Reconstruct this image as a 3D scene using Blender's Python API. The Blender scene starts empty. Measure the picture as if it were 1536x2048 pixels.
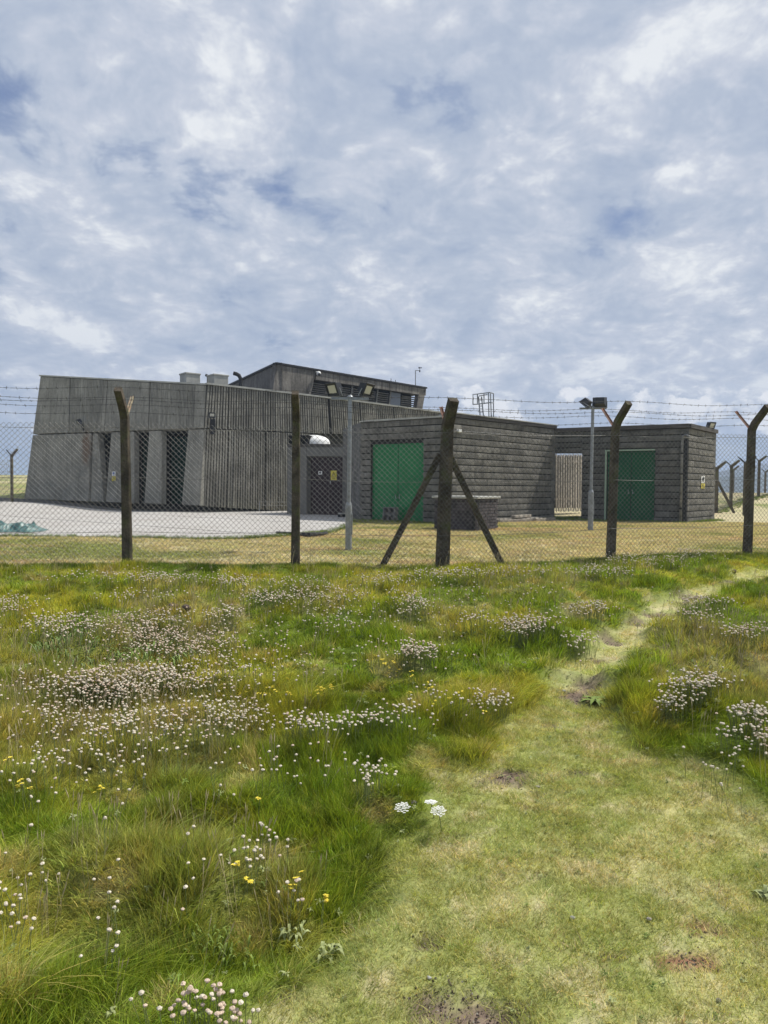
import bpy, bmesh, math, random
import numpy as np
from mathutils import Vector, Matrix
random.seed(7); RNG = np.random.default_rng(11)
scene = bpy.context.scene
COL = scene.collection
rad = math.radians

# ------------------------------------------------------------------ camera
F_PX, EYE = 1500.0, Vector((0, 0, 1.6))
PITCH, ROLL = math.atan(49 / 1500), rad(0.43)
_F = Vector((0, math.cos(PITCH), -math.sin(PITCH))); _U = Vector((0, math.sin(PITCH), math.cos(PITCH))); _R = Vector((1, 0, 0))
CR = _R * math.cos(ROLL) + _U * math.sin(ROLL)
CU = _U * math.cos(ROLL) - _R * math.sin(ROLL)
cam_d = bpy.data.cameras.new('camera'); cam = bpy.data.objects.new('camera', cam_d); COL.objects.link(cam)
cam_d.sensor_fit = 'VERTICAL'; cam_d.sensor_height = 24; cam_d.lens = 24 * F_PX / 2048
cam_d.clip_start = 0.05; cam_d.clip_end = 20000
m = Matrix((CR, CU, -_F)).transposed().to_4x4(); m.translation = EYE
cam.matrix_world = m
scene.camera = cam

# ------------------------------------------------------------------ world, sun, exposure
SUN_AZ = Vector((0.92, 0.40)).normalized(); SUN_EL = rad(57)
w = bpy.data.worlds.new('World'); scene.world = w; w.use_nodes = True
nt = w.node_tree; N = nt.nodes; L = nt.links; N.clear()
def nd(t, **k):
    n = N.new(t)
    for a, b in k.items(): setattr(n, a, b)
    return n
def mth(op, a, b=None, c=None, clamp=False):
    n = N.new('ShaderNodeMath'); n.operation = op; n.use_clamp = clamp
    for i, v in enumerate((a, b, c)):
        if v is None: continue
        if isinstance(v, (int, float)): n.inputs[i].default_value = v
        else: L.new(v, n.inputs[i])
    return n.outputs[0]
def ramp(fac, stops):
    n = N.new('ShaderNodeValToRGB'); e = n.color_ramp.elements
    while len(e) < len(stops): e.new(0.5)
    for q, (p, c) in zip(e, stops):
        q.position = p; q.color = (*c, 1) if len(c) == 3 else c
    L.new(fac, n.inputs[0]); return n.outputs[0]
def mixc(f, a, b, mode='MIX'):
    n = N.new('ShaderNodeMix'); n.data_type = 'RGBA'; n.blend_type = mode
    for s, v in ((n.inputs[0], f), (n.inputs[6], a), (n.inputs[7], b)):
        if isinstance(v, (int, float)): s.default_value = v
        elif isinstance(v, tuple): s.default_value = (*v, 1)
        else: L.new(v, s)
    return n.outputs[2]
sky = nd('ShaderNodeTexSky', sky_type='NISHITA', sun_disc=False)
sky.sun_elevation = SUN_EL; sky.sun_rotation = math.atan2(SUN_AZ.x, SUN_AZ.y)
sky.air_density = 1.0; sky.dust_density = 1.0; sky.ozone_density = 1.5
tc = nd('ShaderNodeTexCoord'); sep = nd('ShaderNodeSeparateXYZ'); L.new(tc.outputs['Generated'], sep.inputs[0])
X, Y, Z = sep.outputs
zc = mth('ADD', mth('MAXIMUM', Z, 0.0), 0.30)
px = mth('DIVIDE', X, zc); py = mth('DIVIDE', Y, zc)
cmb = nd('ShaderNodeCombineXYZ'); L.new(px, cmb.inputs[0]); L.new(py, cmb.inputs[1])
def noise(vec, scale, detail, rough=0.55, dist=0.0, off=(0, 0, 0), lac=2.0, two=False):
    mp = nd('ShaderNodeMapping'); mp.inputs['Location'].default_value = off; L.new(vec, mp.inputs[0])
    n = nd('ShaderNodeTexNoise', noise_dimensions='2D' if two else '3D'); n.inputs['Scale'].default_value = scale; n.inputs['Detail'].default_value = detail
    n.inputs['Roughness'].default_value = rough; n.inputs['Distortion'].default_value = dist; n.inputs['Lacunarity'].default_value = lac
    L.new(mp.outputs[0], n.inputs[0]); return n.outputs[0]
warp = nd('ShaderNodeTexNoise', noise_dimensions='2D'); warp.inputs['Scale'].default_value = 4.0; warp.inputs['Detail'].default_value = 1.5; L.new(cmb.outputs[0], warp.inputs[0])
wv = nd('ShaderNodeVectorMath', operation='MULTIPLY_ADD'); L.new(warp.outputs[1], wv.inputs[0]); wv.inputs[1].default_value = (.09, .09, 0); L.new(cmb.outputs[0], wv.inputs[2]); wv = wv.outputs[0]
big = noise(wv, 1.3, 3, 0.45, 0.0, (3.45, 1.2, 0), two=True)
mid = noise(wv, 4.2, 5, 0.5, 0.0, (7.3, 2.2, 0), two=True)
b1_ = noise(wv, 3.6, 1, 0.4, 0.0, (2.3, 8.2, 0), two=True); b2_ = noise(wv, 9.5, 4, 0.58, 0.0, (5.3, 1.2, 0), two=True); b3_ = noise(wv, 24.0, 5, 0.62, 0.0, (1.3, 5.2, 0), two=True)
# soft puffs: noise folded about its middle, with a rounded crease
bil = lambda n: mth('POWER', mth('ADD', mth('POWER', mth('MULTIPLY', mth('SUBTRACT', n, 0.5), 2.0), 2.0), 0.012), 0.5)
puff = mth('ADD', mth('MULTIPLY', bil(b1_), 0.36), mth('ADD', mth('MULTIPLY', bil(b2_), 0.42), mth('MULTIPLY', b3_, 0.30)))
dens = mth('ADD', mth('MULTIPLY', big, 0.62), mth('MULTIPLY', mid, 0.30))
dens = mth('ADD', dens, mth('MULTIPLY', puff, 0.25))
# the cover is thicker away from the upper left
dens = mth('ADD', dens, mth('ADD', mth('MULTIPLY', X, 0.20), mth('MULTIPLY', Z, -0.10)))
cov = ramp(dens, [(0.31, (0, 0, 0)), (0.39, (1, 1, 1))])
shade = mth('ADD', mth('MULTIPLY', big, 0.30), mth('ADD', mth('MULTIPLY', mid, 0.40), mth('MULTIPLY', puff, 0.62)))
shade = mth('ADD', shade, mth('MULTIPLY', X, 0.05))
cloud = ramp(shade, [(0.40, (4.25, 5.05, 6.6)), (0.50, (5.2, 5.9, 7.2)), (0.58, (6.3, 6.8, 7.9)), (0.69, (9.0, 9.3, 9.7))])
blue = mixc(0.65, sky.outputs[0], (2.2, 3.0, 5.4))
skyc = mixc(mth('ADD', mth('MULTIPLY', cov, 0.93), 0.07), blue, cloud)
# thin milky layer towards the horizon, then low cumulus heads standing on it
el = mth('ARCTANGENT', mth('DIVIDE', Z, mth('SQRT', mth('ADD', mth('MULTIPLY', X, X), mth('MULTIPLY', Y, Y)))))
hz = ramp(mth('MULTIPLY', el, 2.0), [(0.0, (1, 1, 1)), (0.22, (0.25, 0.25, 0.25)), (0.5, (0, 0, 0))])
skyc = mixc(mth('MULTIPLY', hz, 0.85), skyc, (3.7, 4.7, 6.8))
az = mth('ARCTAN2', X, Y)
c2 = nd('ShaderNodeCombineXYZ'); L.new(az, c2.inputs[0]); L.new(mth('MULTIPLY', el, 1.5), c2.inputs[1])
cu = noise(c2.outputs[0], 9.0, 6, 0.55, 0.0, (4.4, 0, 2), two=True)
band = ramp(mth('MULTIPLY', el, 4.0), [(0.12, (0.6, 0.6, 0.6)), (0.32, (1, 1, 1)), (0.5, (0.85, 0.85, 0.85)), (0.78, (0, 0, 0))])
cum = ramp(mth('MULTIPLY', cu, band), [(0.475, (0, 0, 0)), (0.505, (1, 1, 1))])
cuc = ramp(noise(c2.outputs[0], 22.0, 4, 0.6, 0.0, (1, 1, 0), two=True), [(0.40, (5.6, 6.3, 7.7)), (0.58, (9.8, 9.9, 10.3))])
skyc = mixc(mth('MULTIPLY', cum, 0.85), skyc, cuc)
bg = nd('ShaderNodeBackground'); bg.inputs[1].default_value = 0.092; L.new(skyc, bg.inputs[0])
wo = nd('ShaderNodeOutputWorld'); L.new(bg.outputs[0], wo.inputs[0])

sd = bpy.data.lights.new('sun', 'SUN'); sd.energy = 5.0; sd.angle = rad(0.6); sd.color = (1, 0.955, 0.88)
so = bpy.data.objects.new('sun', sd); COL.objects.link(so)
sv = Vector((SUN_AZ.x * math.cos(SUN_EL), SUN_AZ.y * math.cos(SUN_EL), math.sin(SUN_EL)))
so.rotation_euler = (-sv).to_track_quat('-Z', 'Y').to_euler()
scene.view_settings.view_transform = 'Standard'; scene.view_settings.look = 'None'
scene.view_settings.gamma = 1; scene.view_settings.exposure = 0.0; scene.view_settings.use_curve_mapping = False
scene.cycles.max_bounces = 4; scene.cycles.diffuse_bounces = 3; scene.cycles.glossy_bounces = 2; scene.cycles.transmission_bounces = 2; scene.cycles.transparent_max_bounces = 8

# ------------------------------------------------------------------ numeric helpers
def smooth(a, b, x):
    t = np.clip((np.asarray(x, float) - a) / (b - a), 0, 1); return t * t * (3 - 2 * t)
def vnoise(x, y, scale, seed=0):
    x = np.asarray(x, float) / scale; y = np.asarray(y, float) / scale
    xi = np.floor(x).astype(np.int64); yi = np.floor(y).astype(np.int64)
    fx = x - xi; fy = y - yi; fx = fx * fx * (3 - 2 * fx); fy = fy * fy * (3 - 2 * fy)
    def h(a, b):
        n = (a * 374761393 + b * 668265263 + seed * 982451653) & 0xFFFFFFFF
        n = ((n ^ (n >> 13)) * 1274126177) & 0xFFFFFFFF
        n = (n ^ (n >> 16)) & 0xFFFF
        return n / 65535.0
    return (h(xi, yi) * (1 - fx) + h(xi + 1, yi) * fx) * (1 - fy) + (h(xi, yi + 1) * (1 - fx) + h(xi + 1, yi + 1) * fx) * fy
def fbm(x, y, scale, seed=0, oct=4):
    s = 0; a = 1; t = 0
    for i in range(oct):
        c, sn = math.cos(0.6 * i), math.sin(0.6 * i)
        s = s + a * vnoise(x * c + y * sn, y * c - x * sn, scale / 2 ** i, seed + i * 17); t += a; a *= 0.5
    return s / t

def ray(u, v): return _F + CR * ((u - 768) / F_PX) - CU * ((v - 1024) / F_PX)
def P(u, v, d):
    r = ray(u, v); return EYE + r * (d / r.y)

# fence posts (x, y) of the near fence
FENCE = [(-8.0, 9.25), (-5.65, 9.48), (-3.32, 9.70), (-1.17, 9.90), (0.77, 9.95), (3.33, 11.0), (5.63, 11.6), (8.1, 12.35)]
_fx = np.array([-60.] + [p[0] for p in FENCE] + [80.]); _fy = np.array([7.0] + [p[1] for p in FENCE] + [38.0])
def fence_y(x): return np.interp(x, _fx, _fy)

def h_base(x, y):
    x = np.asarray(x, float); y = np.asarray(y, float)
    z = 0.55 * smooth(1.5, 9.6, y)
    dr = np.exp(-((y - fence_y(x)) / 0.9) ** 2)
    z = z + 0.06 * smooth(1.5, 5.5, x) * dr
    z = z + 0.85 * smooth(31, 45, y) + 0.3 * smooth(-10, -15.5, x) * smooth(26, 31, y)
    z = z + 1.1 * smooth(42, 95, y) * smooth(5, -25, x)
    z = z - 40 * smooth(60, 420, y) * smooth(-30, 40, x - y * 0.05) - 40 * smooth(140, 600, y) * (1 - smooth(-30, 40, x - y * 0.05))
    return z

# worn path as a centre line with half widths, read off at a few rows and laid on the ground
def ground_hit(u, v, dh=0.0):
    r = ray(u, v); t = 1.2
    while t < 60:
        p = EYE + r * t
        if p.z <= float(h_base(p.x, p.y)) + dh: break
        t += 0.02 if t < 15 else 0.1
    return EYE + r * t
rows = [(2300, 330, 1800), (2048, 560, 1750), (1900, 700, 1700), (1780, 730, 1640), (1680, 830, 1600), (1600, 905, 1560), (1550, 940, 1430), (1500, 975, 1330), (1450, 1015, 1262),
        (1400, 1085, 1215), (1350, 1135, 1215), (1300, 1175, 1245), (1250, 1240, 1305), (1210, 1315, 1375), (1180, 1385, 1440), (1155, 1460, 1520), (1135, 1565, 1630)]
_pc = []
for v, a, b in rows:
    p, q = ground_hit(a, v), ground_hit(b, v)
    _pc.append(((p.x + q.x) / 2, (p.y + q.y) / 2, abs(q.x - p.x) / 2))
_pc.insert(0, (0.9, 0.0, 1.0))
_pc = np.array(_pc)
def path_mask(x, y):
    """1 on the worn path, 0 in the long grass"""
    x = np.asarray(x, float); y = np.asarray(y, float)
    best = np.full(x.shape, -1e9)
    for i in range(len(_pc) - 1):
        ax, ay, aw = _pc[i]; bx, by, bw = _pc[i + 1]
        dx, dy = bx - ax, by - ay; l2 = dx * dx + dy * dy + 1e-9
        t = np.clip(((x - ax) * dx + (y - ay) * dy) / l2, 0, 1)
        d = np.hypot(x - ax - t * dx, y - ay - t * dy)
        best = np.maximum(best, (aw + (bw - aw) * t) * 0.93 - d)
    edge = (fbm(x, y, 0.30, 91, 3) - 0.5) * 0.32
    return smooth(-0.14, 0.12, best + edge)
# bare patches: pixel centre, radii (m), strength, kind (0 soil, 1 reddish)
DIRT = []
for u, v, rx, ry, k in [(860, 1985, .10, .09, 0), (925, 1960, .05, .04, 0), (955, 2020, .14, .09, 0), (1030, 2010, .07, .06, 0), (862, 1872, .05, .05, 0), (1020, 1548, .17, .12, 0), (1150, 1535, .08, .06, 0),
                        (1075, 1578, .06, .04, 0), (955, 1558, .05, .05, 0), (1150, 1385, .14, .2, 0), (1180, 1362, .12, .12, 0), (1225, 1278, .13, .16, 0), (1270, 1238, .16, .16, 0), (1320, 1222, .2, .12, 0),
                        (1400, 1190, .28, .14, 0), (1465, 1160, .24, .15, 0), (1200, 1315, .08, .08, 0), (1410, 1845, .11, .05, 1), (1395, 1905, .14, .06, 1), (1380, 1900, .05, .03, 1), (1240, 1900, .05, .03, 0), (550, 1990, .08, .06, 0), (1100, 1440, .06, .08, 0)]:
    g = ground_hit(u, v); DIRT.append((g.x, g.y, rx * .85, ry * .85, k))
def dirt_mask(x, y):
    a = np.zeros(np.shape(x)); r = np.zeros(np.shape(x))
    n = (fbm(x, y, 0.07, 55, 4) - 0.5) * 3.0
    for cx, cy, rx, ry, k in DIRT:
        d = ((x - cx) / rx) ** 2 + ((y - cy) / ry) ** 2
        mk = smooth(1.45, 0.4, d + n); a = np.maximum(a, mk)
        if k: r = np.maximum(r, mk)
    return a, r
def hummock(x, y):
    n = fbm(x, y, 0.95, 5, 3); n2 = fbm(x, y, 0.36, 23, 2)
    return (np.power(np.clip(n, 0, 1), 1.5) - 0.33) * 0.26 + (n2 - 0.5) * 0.20 + (vnoise(x, y, 0.17, 29) - 0.5) * 0.055
def outside(x, y): return smooth(0.15, -0.35, np.asarray(y) - fence_y(x))
def height(x, y):
    x = np.asarray(x, float); y = np.asarray(y, float)
    pm = path_mask(x, y); o = outside(x, y)
    z = h_base(x, y) + o * (1 - pm) * hummock(x, y) * (1 - .6 * np.exp(-((y - fence_y(x)) / .7) ** 2))
    z = z - 0.035 * pm * o + (fbm(x, y, 0.25, 61, 3) - 0.5) * 0.03 * o
    d, _ = dirt_mask(x, y)
    return z - 0.012 * d * o * pm + (1 - o) * (fbm(x, y, 2.0, 44, 2) - 0.5) * 0.03 * smooth(60, 20, y)
def hz1(x, y): return float(height(np.array([x]), np.array([y]))[0])
def G(u, v, dh=0.0):
    r = ray(u, v); ts = np.arange(1.2, 40, 0.015)
    xs = EYE.x + r.x * ts; ys = EYE.y + r.y * ts; zs = EYE.z + r.z * ts
    f = zs - height(xs, ys) - dh
    i = int(np.argmax(f <= 0)); return Vector((xs[i], ys[i], float(zs[i]) - dh))

# ------------------------------------------------------------------ materials
def mat(name, color=(0.5, 0.5, 0.5), rough=0.8, metal=0.0, nscale=None, namt=0.25, bump=0.0, bscale=40, streak=0.0, rand=0.0, col2=None, streak_col=(0.05, 0.05, 0.045), spec=0.3, moss=0.0, rust=0.0, stain=None):
    global N, L
    m_ = bpy.data.materials.new(name); m_.use_nodes = True
    N = m_.node_tree.nodes; L = m_.node_tree.links; N.clear()
    out = nd('ShaderNodeOutputMaterial'); b = nd('ShaderNodeBsdfPrincipled'); L.new(b.outputs[0], out.inputs[0])
    b.inputs['Roughness'].default_value = rough; b.inputs['Metallic'].default_value = metal; b.inputs['Specular IOR Level'].default_value = spec
    geo = nd('ShaderNodeNewGeometry'); pos = geo.outputs['Position']
    c = None
    col = (*color, 1)
    cur = nd('ShaderNodeRGB'); cur.outputs[0].default_value = col; cur = cur.outputs[0]
    if nscale:
        n1 = noise(pos, nscale, 6, 0.6)
        c2_ = col2 if col2 else tuple(max(0, v * (1 - namt * 1.6)) for v in color)
        f = ramp(n1, [(0.35, (0, 0, 0)), (0.65, (1, 1, 1))])
        cur = mixc(f, cur, c2_)
        n2 = noise(pos, nscale * 9, 5, 0.65)
        f2 = ramp(n2, [(0.3, (1 - namt,) * 3), (0.7, (1 + namt * 0.6,) * 3)])
        cur = mixc(1.0, cur, f2, 'MULTIPLY')
    if streak:
        mp = nd('ShaderNodeMapping'); mp.inputs['Scale'].default_value = (5.5, 5.5, 0.35); L.new(pos, mp.inputs[0])
        n3 = nd('ShaderNodeTexNoise'); n3.inputs['Scale'].default_value = 1.6; n3.inputs['Detail'].default_value = 7; n3.inputs['Roughness'].default_value = 0.65
        L.new(mp.outputs[0], n3.inputs[0])
        f3 = ramp(n3.outputs[0], [(0.46, (0, 0, 0)), (0.68, (streak,) * 3)])
        cur = mixc(f3, cur, streak_col)
    if moss:
        n4 = noise(pos, 6.0, 5, 0.6, 0, (9, 3, 1))
        cur = mixc(ramp(n4, [(0.5, (0, 0, 0)), (0.7, (moss,) * 3)]), cur, (0.10, 0.12, 0.035))
    if rust:
        n5 = noise(pos, 9.0, 5, 0.6, 0, (2, 8, 1))
        cur = mixc(ramp(n5, [(0.48, (0, 0, 0)), (0.6, (rust,) * 3)]), cur, (0.28, 0.09, 0.035))
    if rand:
        oi = nd('ShaderNodeObjectInfo')
        fr = ramp(oi.outputs['Random'], [(0.0, (1 - rand,) * 3), (1.0, (1 + rand,) * 3)])
        cur = mixc(1.0, cur, fr, 'MULTIPLY')
    if stain:
        vm = nd('ShaderNodeVectorMath', operation='SUBTRACT'); L.new(pos, vm.inputs[0]); vm.inputs[1].default_value = stain[0]
        vs_ = nd('ShaderNodeVectorMath', operation='MULTIPLY'); L.new(vm.outputs[0], vs_.inputs[0]); vs_.inputs[1].default_value = stain[1]
        vl = nd('ShaderNodeVectorMath', operation='LENGTH'); L.new(vs_.outputs[0], vl.inputs[0])
        fs_ = ramp(mth('ADD', vl.outputs['Value'], mth('MULTIPLY', mth('SUBTRACT', noise(pos, 5, 5, 0.7), 0.5), 0.9)), [(0.35, (.75, .75, .75)), (0.85, (0, 0, 0))])
        cur = mixc(fs_, cur, (0.13, 0.075, 0.045))
    L.new(cur, b.inputs['Base Color'])
    if bump:
        nb = noise(pos, bscale, 8, 0.65)
        bp = nd('ShaderNodeBump'); bp.inputs['Strength'].default_value = bump; bp.inputs['Distance'].default_value = 0.02
        L.new(nb, bp.inputs['Height']); L.new(bp.outputs[0], b.inputs['Normal'])
    return m_
def attr_mat(name, instancer=True, transl=0.35, rough=0.6, var=0.35):
    """grass and ground: colour from an attribute with fine variation"""
    global N, L
    m_ = bpy.data.materials.new(name); m_.use_nodes = True
    N = m_.node_tree.nodes; L = m_.node_tree.links; N.clear()
    out = nd('ShaderNodeOutputMaterial')
    at = nd('ShaderNodeAttribute', attribute_type='INSTANCER' if instancer else 'GEOMETRY', attribute_name='col')
    geo = nd('ShaderNodeNewGeometry')
    if instancer:
        # each blade has its own random tone
        f = ramp(geo.outputs['Random Per Island'], [(0.0, (1 - var, 1 - var * 0.9, 1 - var)), (0.8, (1 + var * 0.55, 1 + var * 0.5, 1 + var * 0.3)), (1.0, (1.9, 1.65, 1.9))])
    else:
        n = noise(geo.outputs['Position'], 35, 6, 0.7); f = ramp(n, [(0.3, (1 - var,) * 3), (0.7, (1 + var,) * 3)])
        n2 = noise(geo.outputs['Position'], 4, 5, 0.65); f2 = ramp(n2, [(0.3, (0.8, 0.86, 0.8)), (0.7, (1.18, 1.12, 1.2))])
        f = mixc(1.0, f, f2, 'MULTIPLY')
    c = mixc(1.0, at.outputs['Color'], f, 'MULTIPLY')
    b = nd('ShaderNodeBsdfPrincipled'); b.inputs['Roughness'].default_value = rough; b.inputs['Specular IOR Level'].default_value = 0.12
    L.new(c, b.inputs['Base Color'])
    if instancer:
        t = nd('ShaderNodeBsdfTranslucent'); L.new(mixc(1.0, c, (1.25, 1.2, 0.6), 'MULTIPLY'), t.inputs[0])
        mx = nd('ShaderNodeMixShader'); mx.inputs[0].default_value = transl
        L.new(b.outputs[0], mx.inputs[1]); L.new(t.outputs[0], mx.inputs[2]); L.new(mx.outputs[0], out.inputs[0])
    else:
        nb = noise(geo.outputs['Position'], 60, 8, 0.75); bp = nd('ShaderNodeBump'); bp.inputs['Strength'].default_value = 0.5; bp.inputs['Distance'].default_value = 0.015
        L.new(nb, bp.inputs['Height']); L.new(bp.outputs[0], b.inputs['Normal']); L.new(b.outputs[0], out.inputs[0])
    return m_
M = {}
M['grass'] = attr_mat('grass_blades', True, var=.5)
M['ground'] = attr_mat('ground', False, var=0.28, rough=0.95)
M['board'] = mat('board_marked_concrete', (0.305, 0.295, 0.255), 0.9, nscale=1.3, namt=0.2, bump=0.35, bscale=30, streak=0.55, streak_col=(0.095, 0.09, 0.08), rand=0.08, stain=(tuple(P(171, 893, 32.7)), (2.6, 0.5, 0.85)))
M['ribc'] = mat('ribbed_concrete', (0.33, 0.315, 0.265), 0.9, nscale=1.5, namt=0.28, bump=0.3, bscale=30, streak=0.8, streak_col=(0.06, 0.058, 0.05))
M['ribback'] = mat('groove_concrete', (0.07, 0.068, 0.06), 0.95, nscale=2, namt=0.2)
M['upper'] = mat('upper_storey_concrete', (0.23, 0.215, 0.19), 0.9, nscale=1.2, namt=0.3, bump=0.3, bscale=25, streak=0.85, streak_col=(0.05, 0.045, 0.04), rand=0.1)
M['fascia'] = mat('dark_fascia', (0.11, 0.10, 0.092), 0.85, nscale=2, namt=0.25, streak=0.4)
M['darkwall'] = mat('recess_shade_concrete', (0.012, 0.012, 0.012), 0.95, nscale=2, namt=0.2)  # near-black colour paints the shade of recesses and base gaps
M['coping'] = mat('pale_coping', (0.42, 0.42, 0.38), 0.6, nscale=3, namt=0.15)
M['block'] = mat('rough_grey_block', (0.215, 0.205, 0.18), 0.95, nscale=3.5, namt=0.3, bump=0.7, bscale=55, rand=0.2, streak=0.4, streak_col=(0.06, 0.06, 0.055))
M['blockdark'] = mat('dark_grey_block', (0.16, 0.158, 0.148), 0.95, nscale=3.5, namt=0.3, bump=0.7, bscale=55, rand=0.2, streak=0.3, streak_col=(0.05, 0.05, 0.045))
M['mortar'] = mat('recessed_mortar', (0.025, 0.025, 0.024), 0.98)
M['render'] = mat('smooth_grey_render', (0.165, 0.163, 0.15), 0.85, nscale=1.6, namt=0.14, bump=0.15, bscale=60)
M['green'] = mat('green_painted_door', (0.003, 0.175, 0.045), 0.45, nscale=1.5, namt=0.1, spec=0.4)
M['green2'] = mat('shaded_green_door', (0.002, 0.085, 0.03), 0.5, nscale=1.5, namt=0.12, spec=0.3)  # inset shading put into the colour as a darker green
M['bottle'] = mat('deep_green_door', (0.002, 0.022, 0.016), 0.6)  # green door, with the shade of its recess darkened into the colour
M['maroon'] = mat('dark_maroon_door', (0.032, 0.017, 0.022), 0.6, nscale=2, namt=0.2)
M['post'] = mat('weathered_concrete_post', (0.15, 0.122, 0.09), 0.95, nscale=5, namt=0.4, bump=0.9, bscale=45, moss=0.55, streak=0.5, streak_col=(0.05, 0.04, 0.03))
M['rusty'] = mat('rusty_angle_iron', (0.24, 0.14, 0.10), 0.85, nscale=12, namt=0.3, rust=0.4)
M['palebracket'] = mat('pale_weathered_bracket', (0.45, 0.38, 0.26), 0.85, nscale=12, namt=0.25, rust=0.4)
M['wire'] = mat('galvanised_wire', (0.22, 0.215, 0.20), 0.6, metal=0.2, nscale=5, namt=0.25)
M['barb'] = mat('dull_barbed_wire', (0.10, 0.095, 0.09), 0.7, metal=0.2)
M['galv'] = mat('galvanised_steel', (0.30, 0.32, 0.34), 0.5, metal=0.35, nscale=8, namt=0.2, spec=0.4)
M['lamp'] = mat('dark_lamp_housing', (0.035, 0.037, 0.042), 0.5)
M['lens'] = mat('lamp_glass', (0.5, 0.49, 0.42), 0.5, spec=0.3)
M['white'] = mat('white_plastic', (0.75, 0.75, 0.72), 0.4)
M['pipegrey'] = mat('weathered_grey_pipe', (0.30, 0.30, 0.29), 0.7, nscale=9, namt=0.4)
M['black'] = mat('black_iron', (0.02, 0.02, 0.022), 0.6)
M['bricks'] = mat('dark_brick', (0.10, 0.088, 0.09), 0.9, nscale=6, namt=0.3, bump=0.4, rand=0.25)
M['slab'] = mat('pale_concrete_slab', (0.44, 0.425, 0.40), 0.9, nscale=0.7, namt=0.14, bump=0.25, bscale=50, col2=(0.37, 0.35, 0.32))
M['joint'] = mat('tarry_joint', (0.06, 0.06, 0.055), 0.95)
M['tarmac'] = mat('grey_tarmac', (0.085, 0.085, 0.082), 0.95, nscale=4, namt=0.3, bump=0.4)
M['tarp'] = mat('teal_tarpaulin', (0.02, 0.085, 0.09), 0.45, nscale=7, namt=0.4, col2=(0.10, 0.20, 0.18), spec=0.5)
M['timber'] = mat('grey_timber', (0.42, 0.38, 0.32), 0.9, nscale=5, namt=0.3, streak=0.5, rand=0.12)
M['stone'] = mat('pale_stone', (0.36, 0.33, 0.28), 0.9, nscale=20, namt=0.3, bump=0.5)
M['soil'] = mat('soil_crumbs', (0.14, 0.105, 0.085), 0.95, nscale=20, namt=0.3, bump=0.5, rand=0.2)
M['breeze'] = mat('breeze_block', (0.17, 0.17, 0.165), 0.95, nscale=8, namt=0.25, bump=0.5)
M['yellow'] = mat('yellow_sign', (0.62, 0.52, 0.06), 0.5)
M['signwhite'] = mat('white_sign', (0.7, 0.7, 0.68), 0.5)
M['signblue'] = mat('blue_sign_print', (0.02, 0.08, 0.3), 0.5)
M['doorframe'] = mat('pale_green_frame', (0.30, 0.40, 0.30), 0.6)
M['louvre'] = mat('grey_louvre', (0.20, 0.195, 0.175), 0.6, nscale=3, namt=0.2)
M['panelgrey'] = mat('grey_panel', (0.17, 0.19, 0.22), 0.6)
M['stem'] = mat('flower_stalk', (0.16, 0.19, 0.07), 0.7)
M['thrift'] = mat('dried_thrift_head', (0.74, 0.66, 0.52), 0.85, rand=0.12, nscale=300, namt=0.2)
M['thriftpink'] = mat('pinkish_thrift_head', (0.66, 0.52, 0.40), 0.85, rand=0.12, nscale=300, namt=0.2)
M['petal'] = mat('yellow_petal', (0.75, 0.62, 0.07), 0.6, rand=0.1)
M['umbel'] = mat('white_floret', (0.85, 0.85, 0.80), 0.7)
M['leaf'] = mat('broad_leaf', (0.19, 0.26, 0.05), 0.75, rand=0.25, nscale=30, namt=0.25)
M['leafpale'] = mat('grey_green_leaf', (0.34, 0.38, 0.16), 0.8, rand=0.2, nscale=30, namt=0.2)
M['samphire'] = mat('bright_fleshy_leaf', (0.17, 0.25, 0.055), 0.5, rand=0.3)

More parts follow.
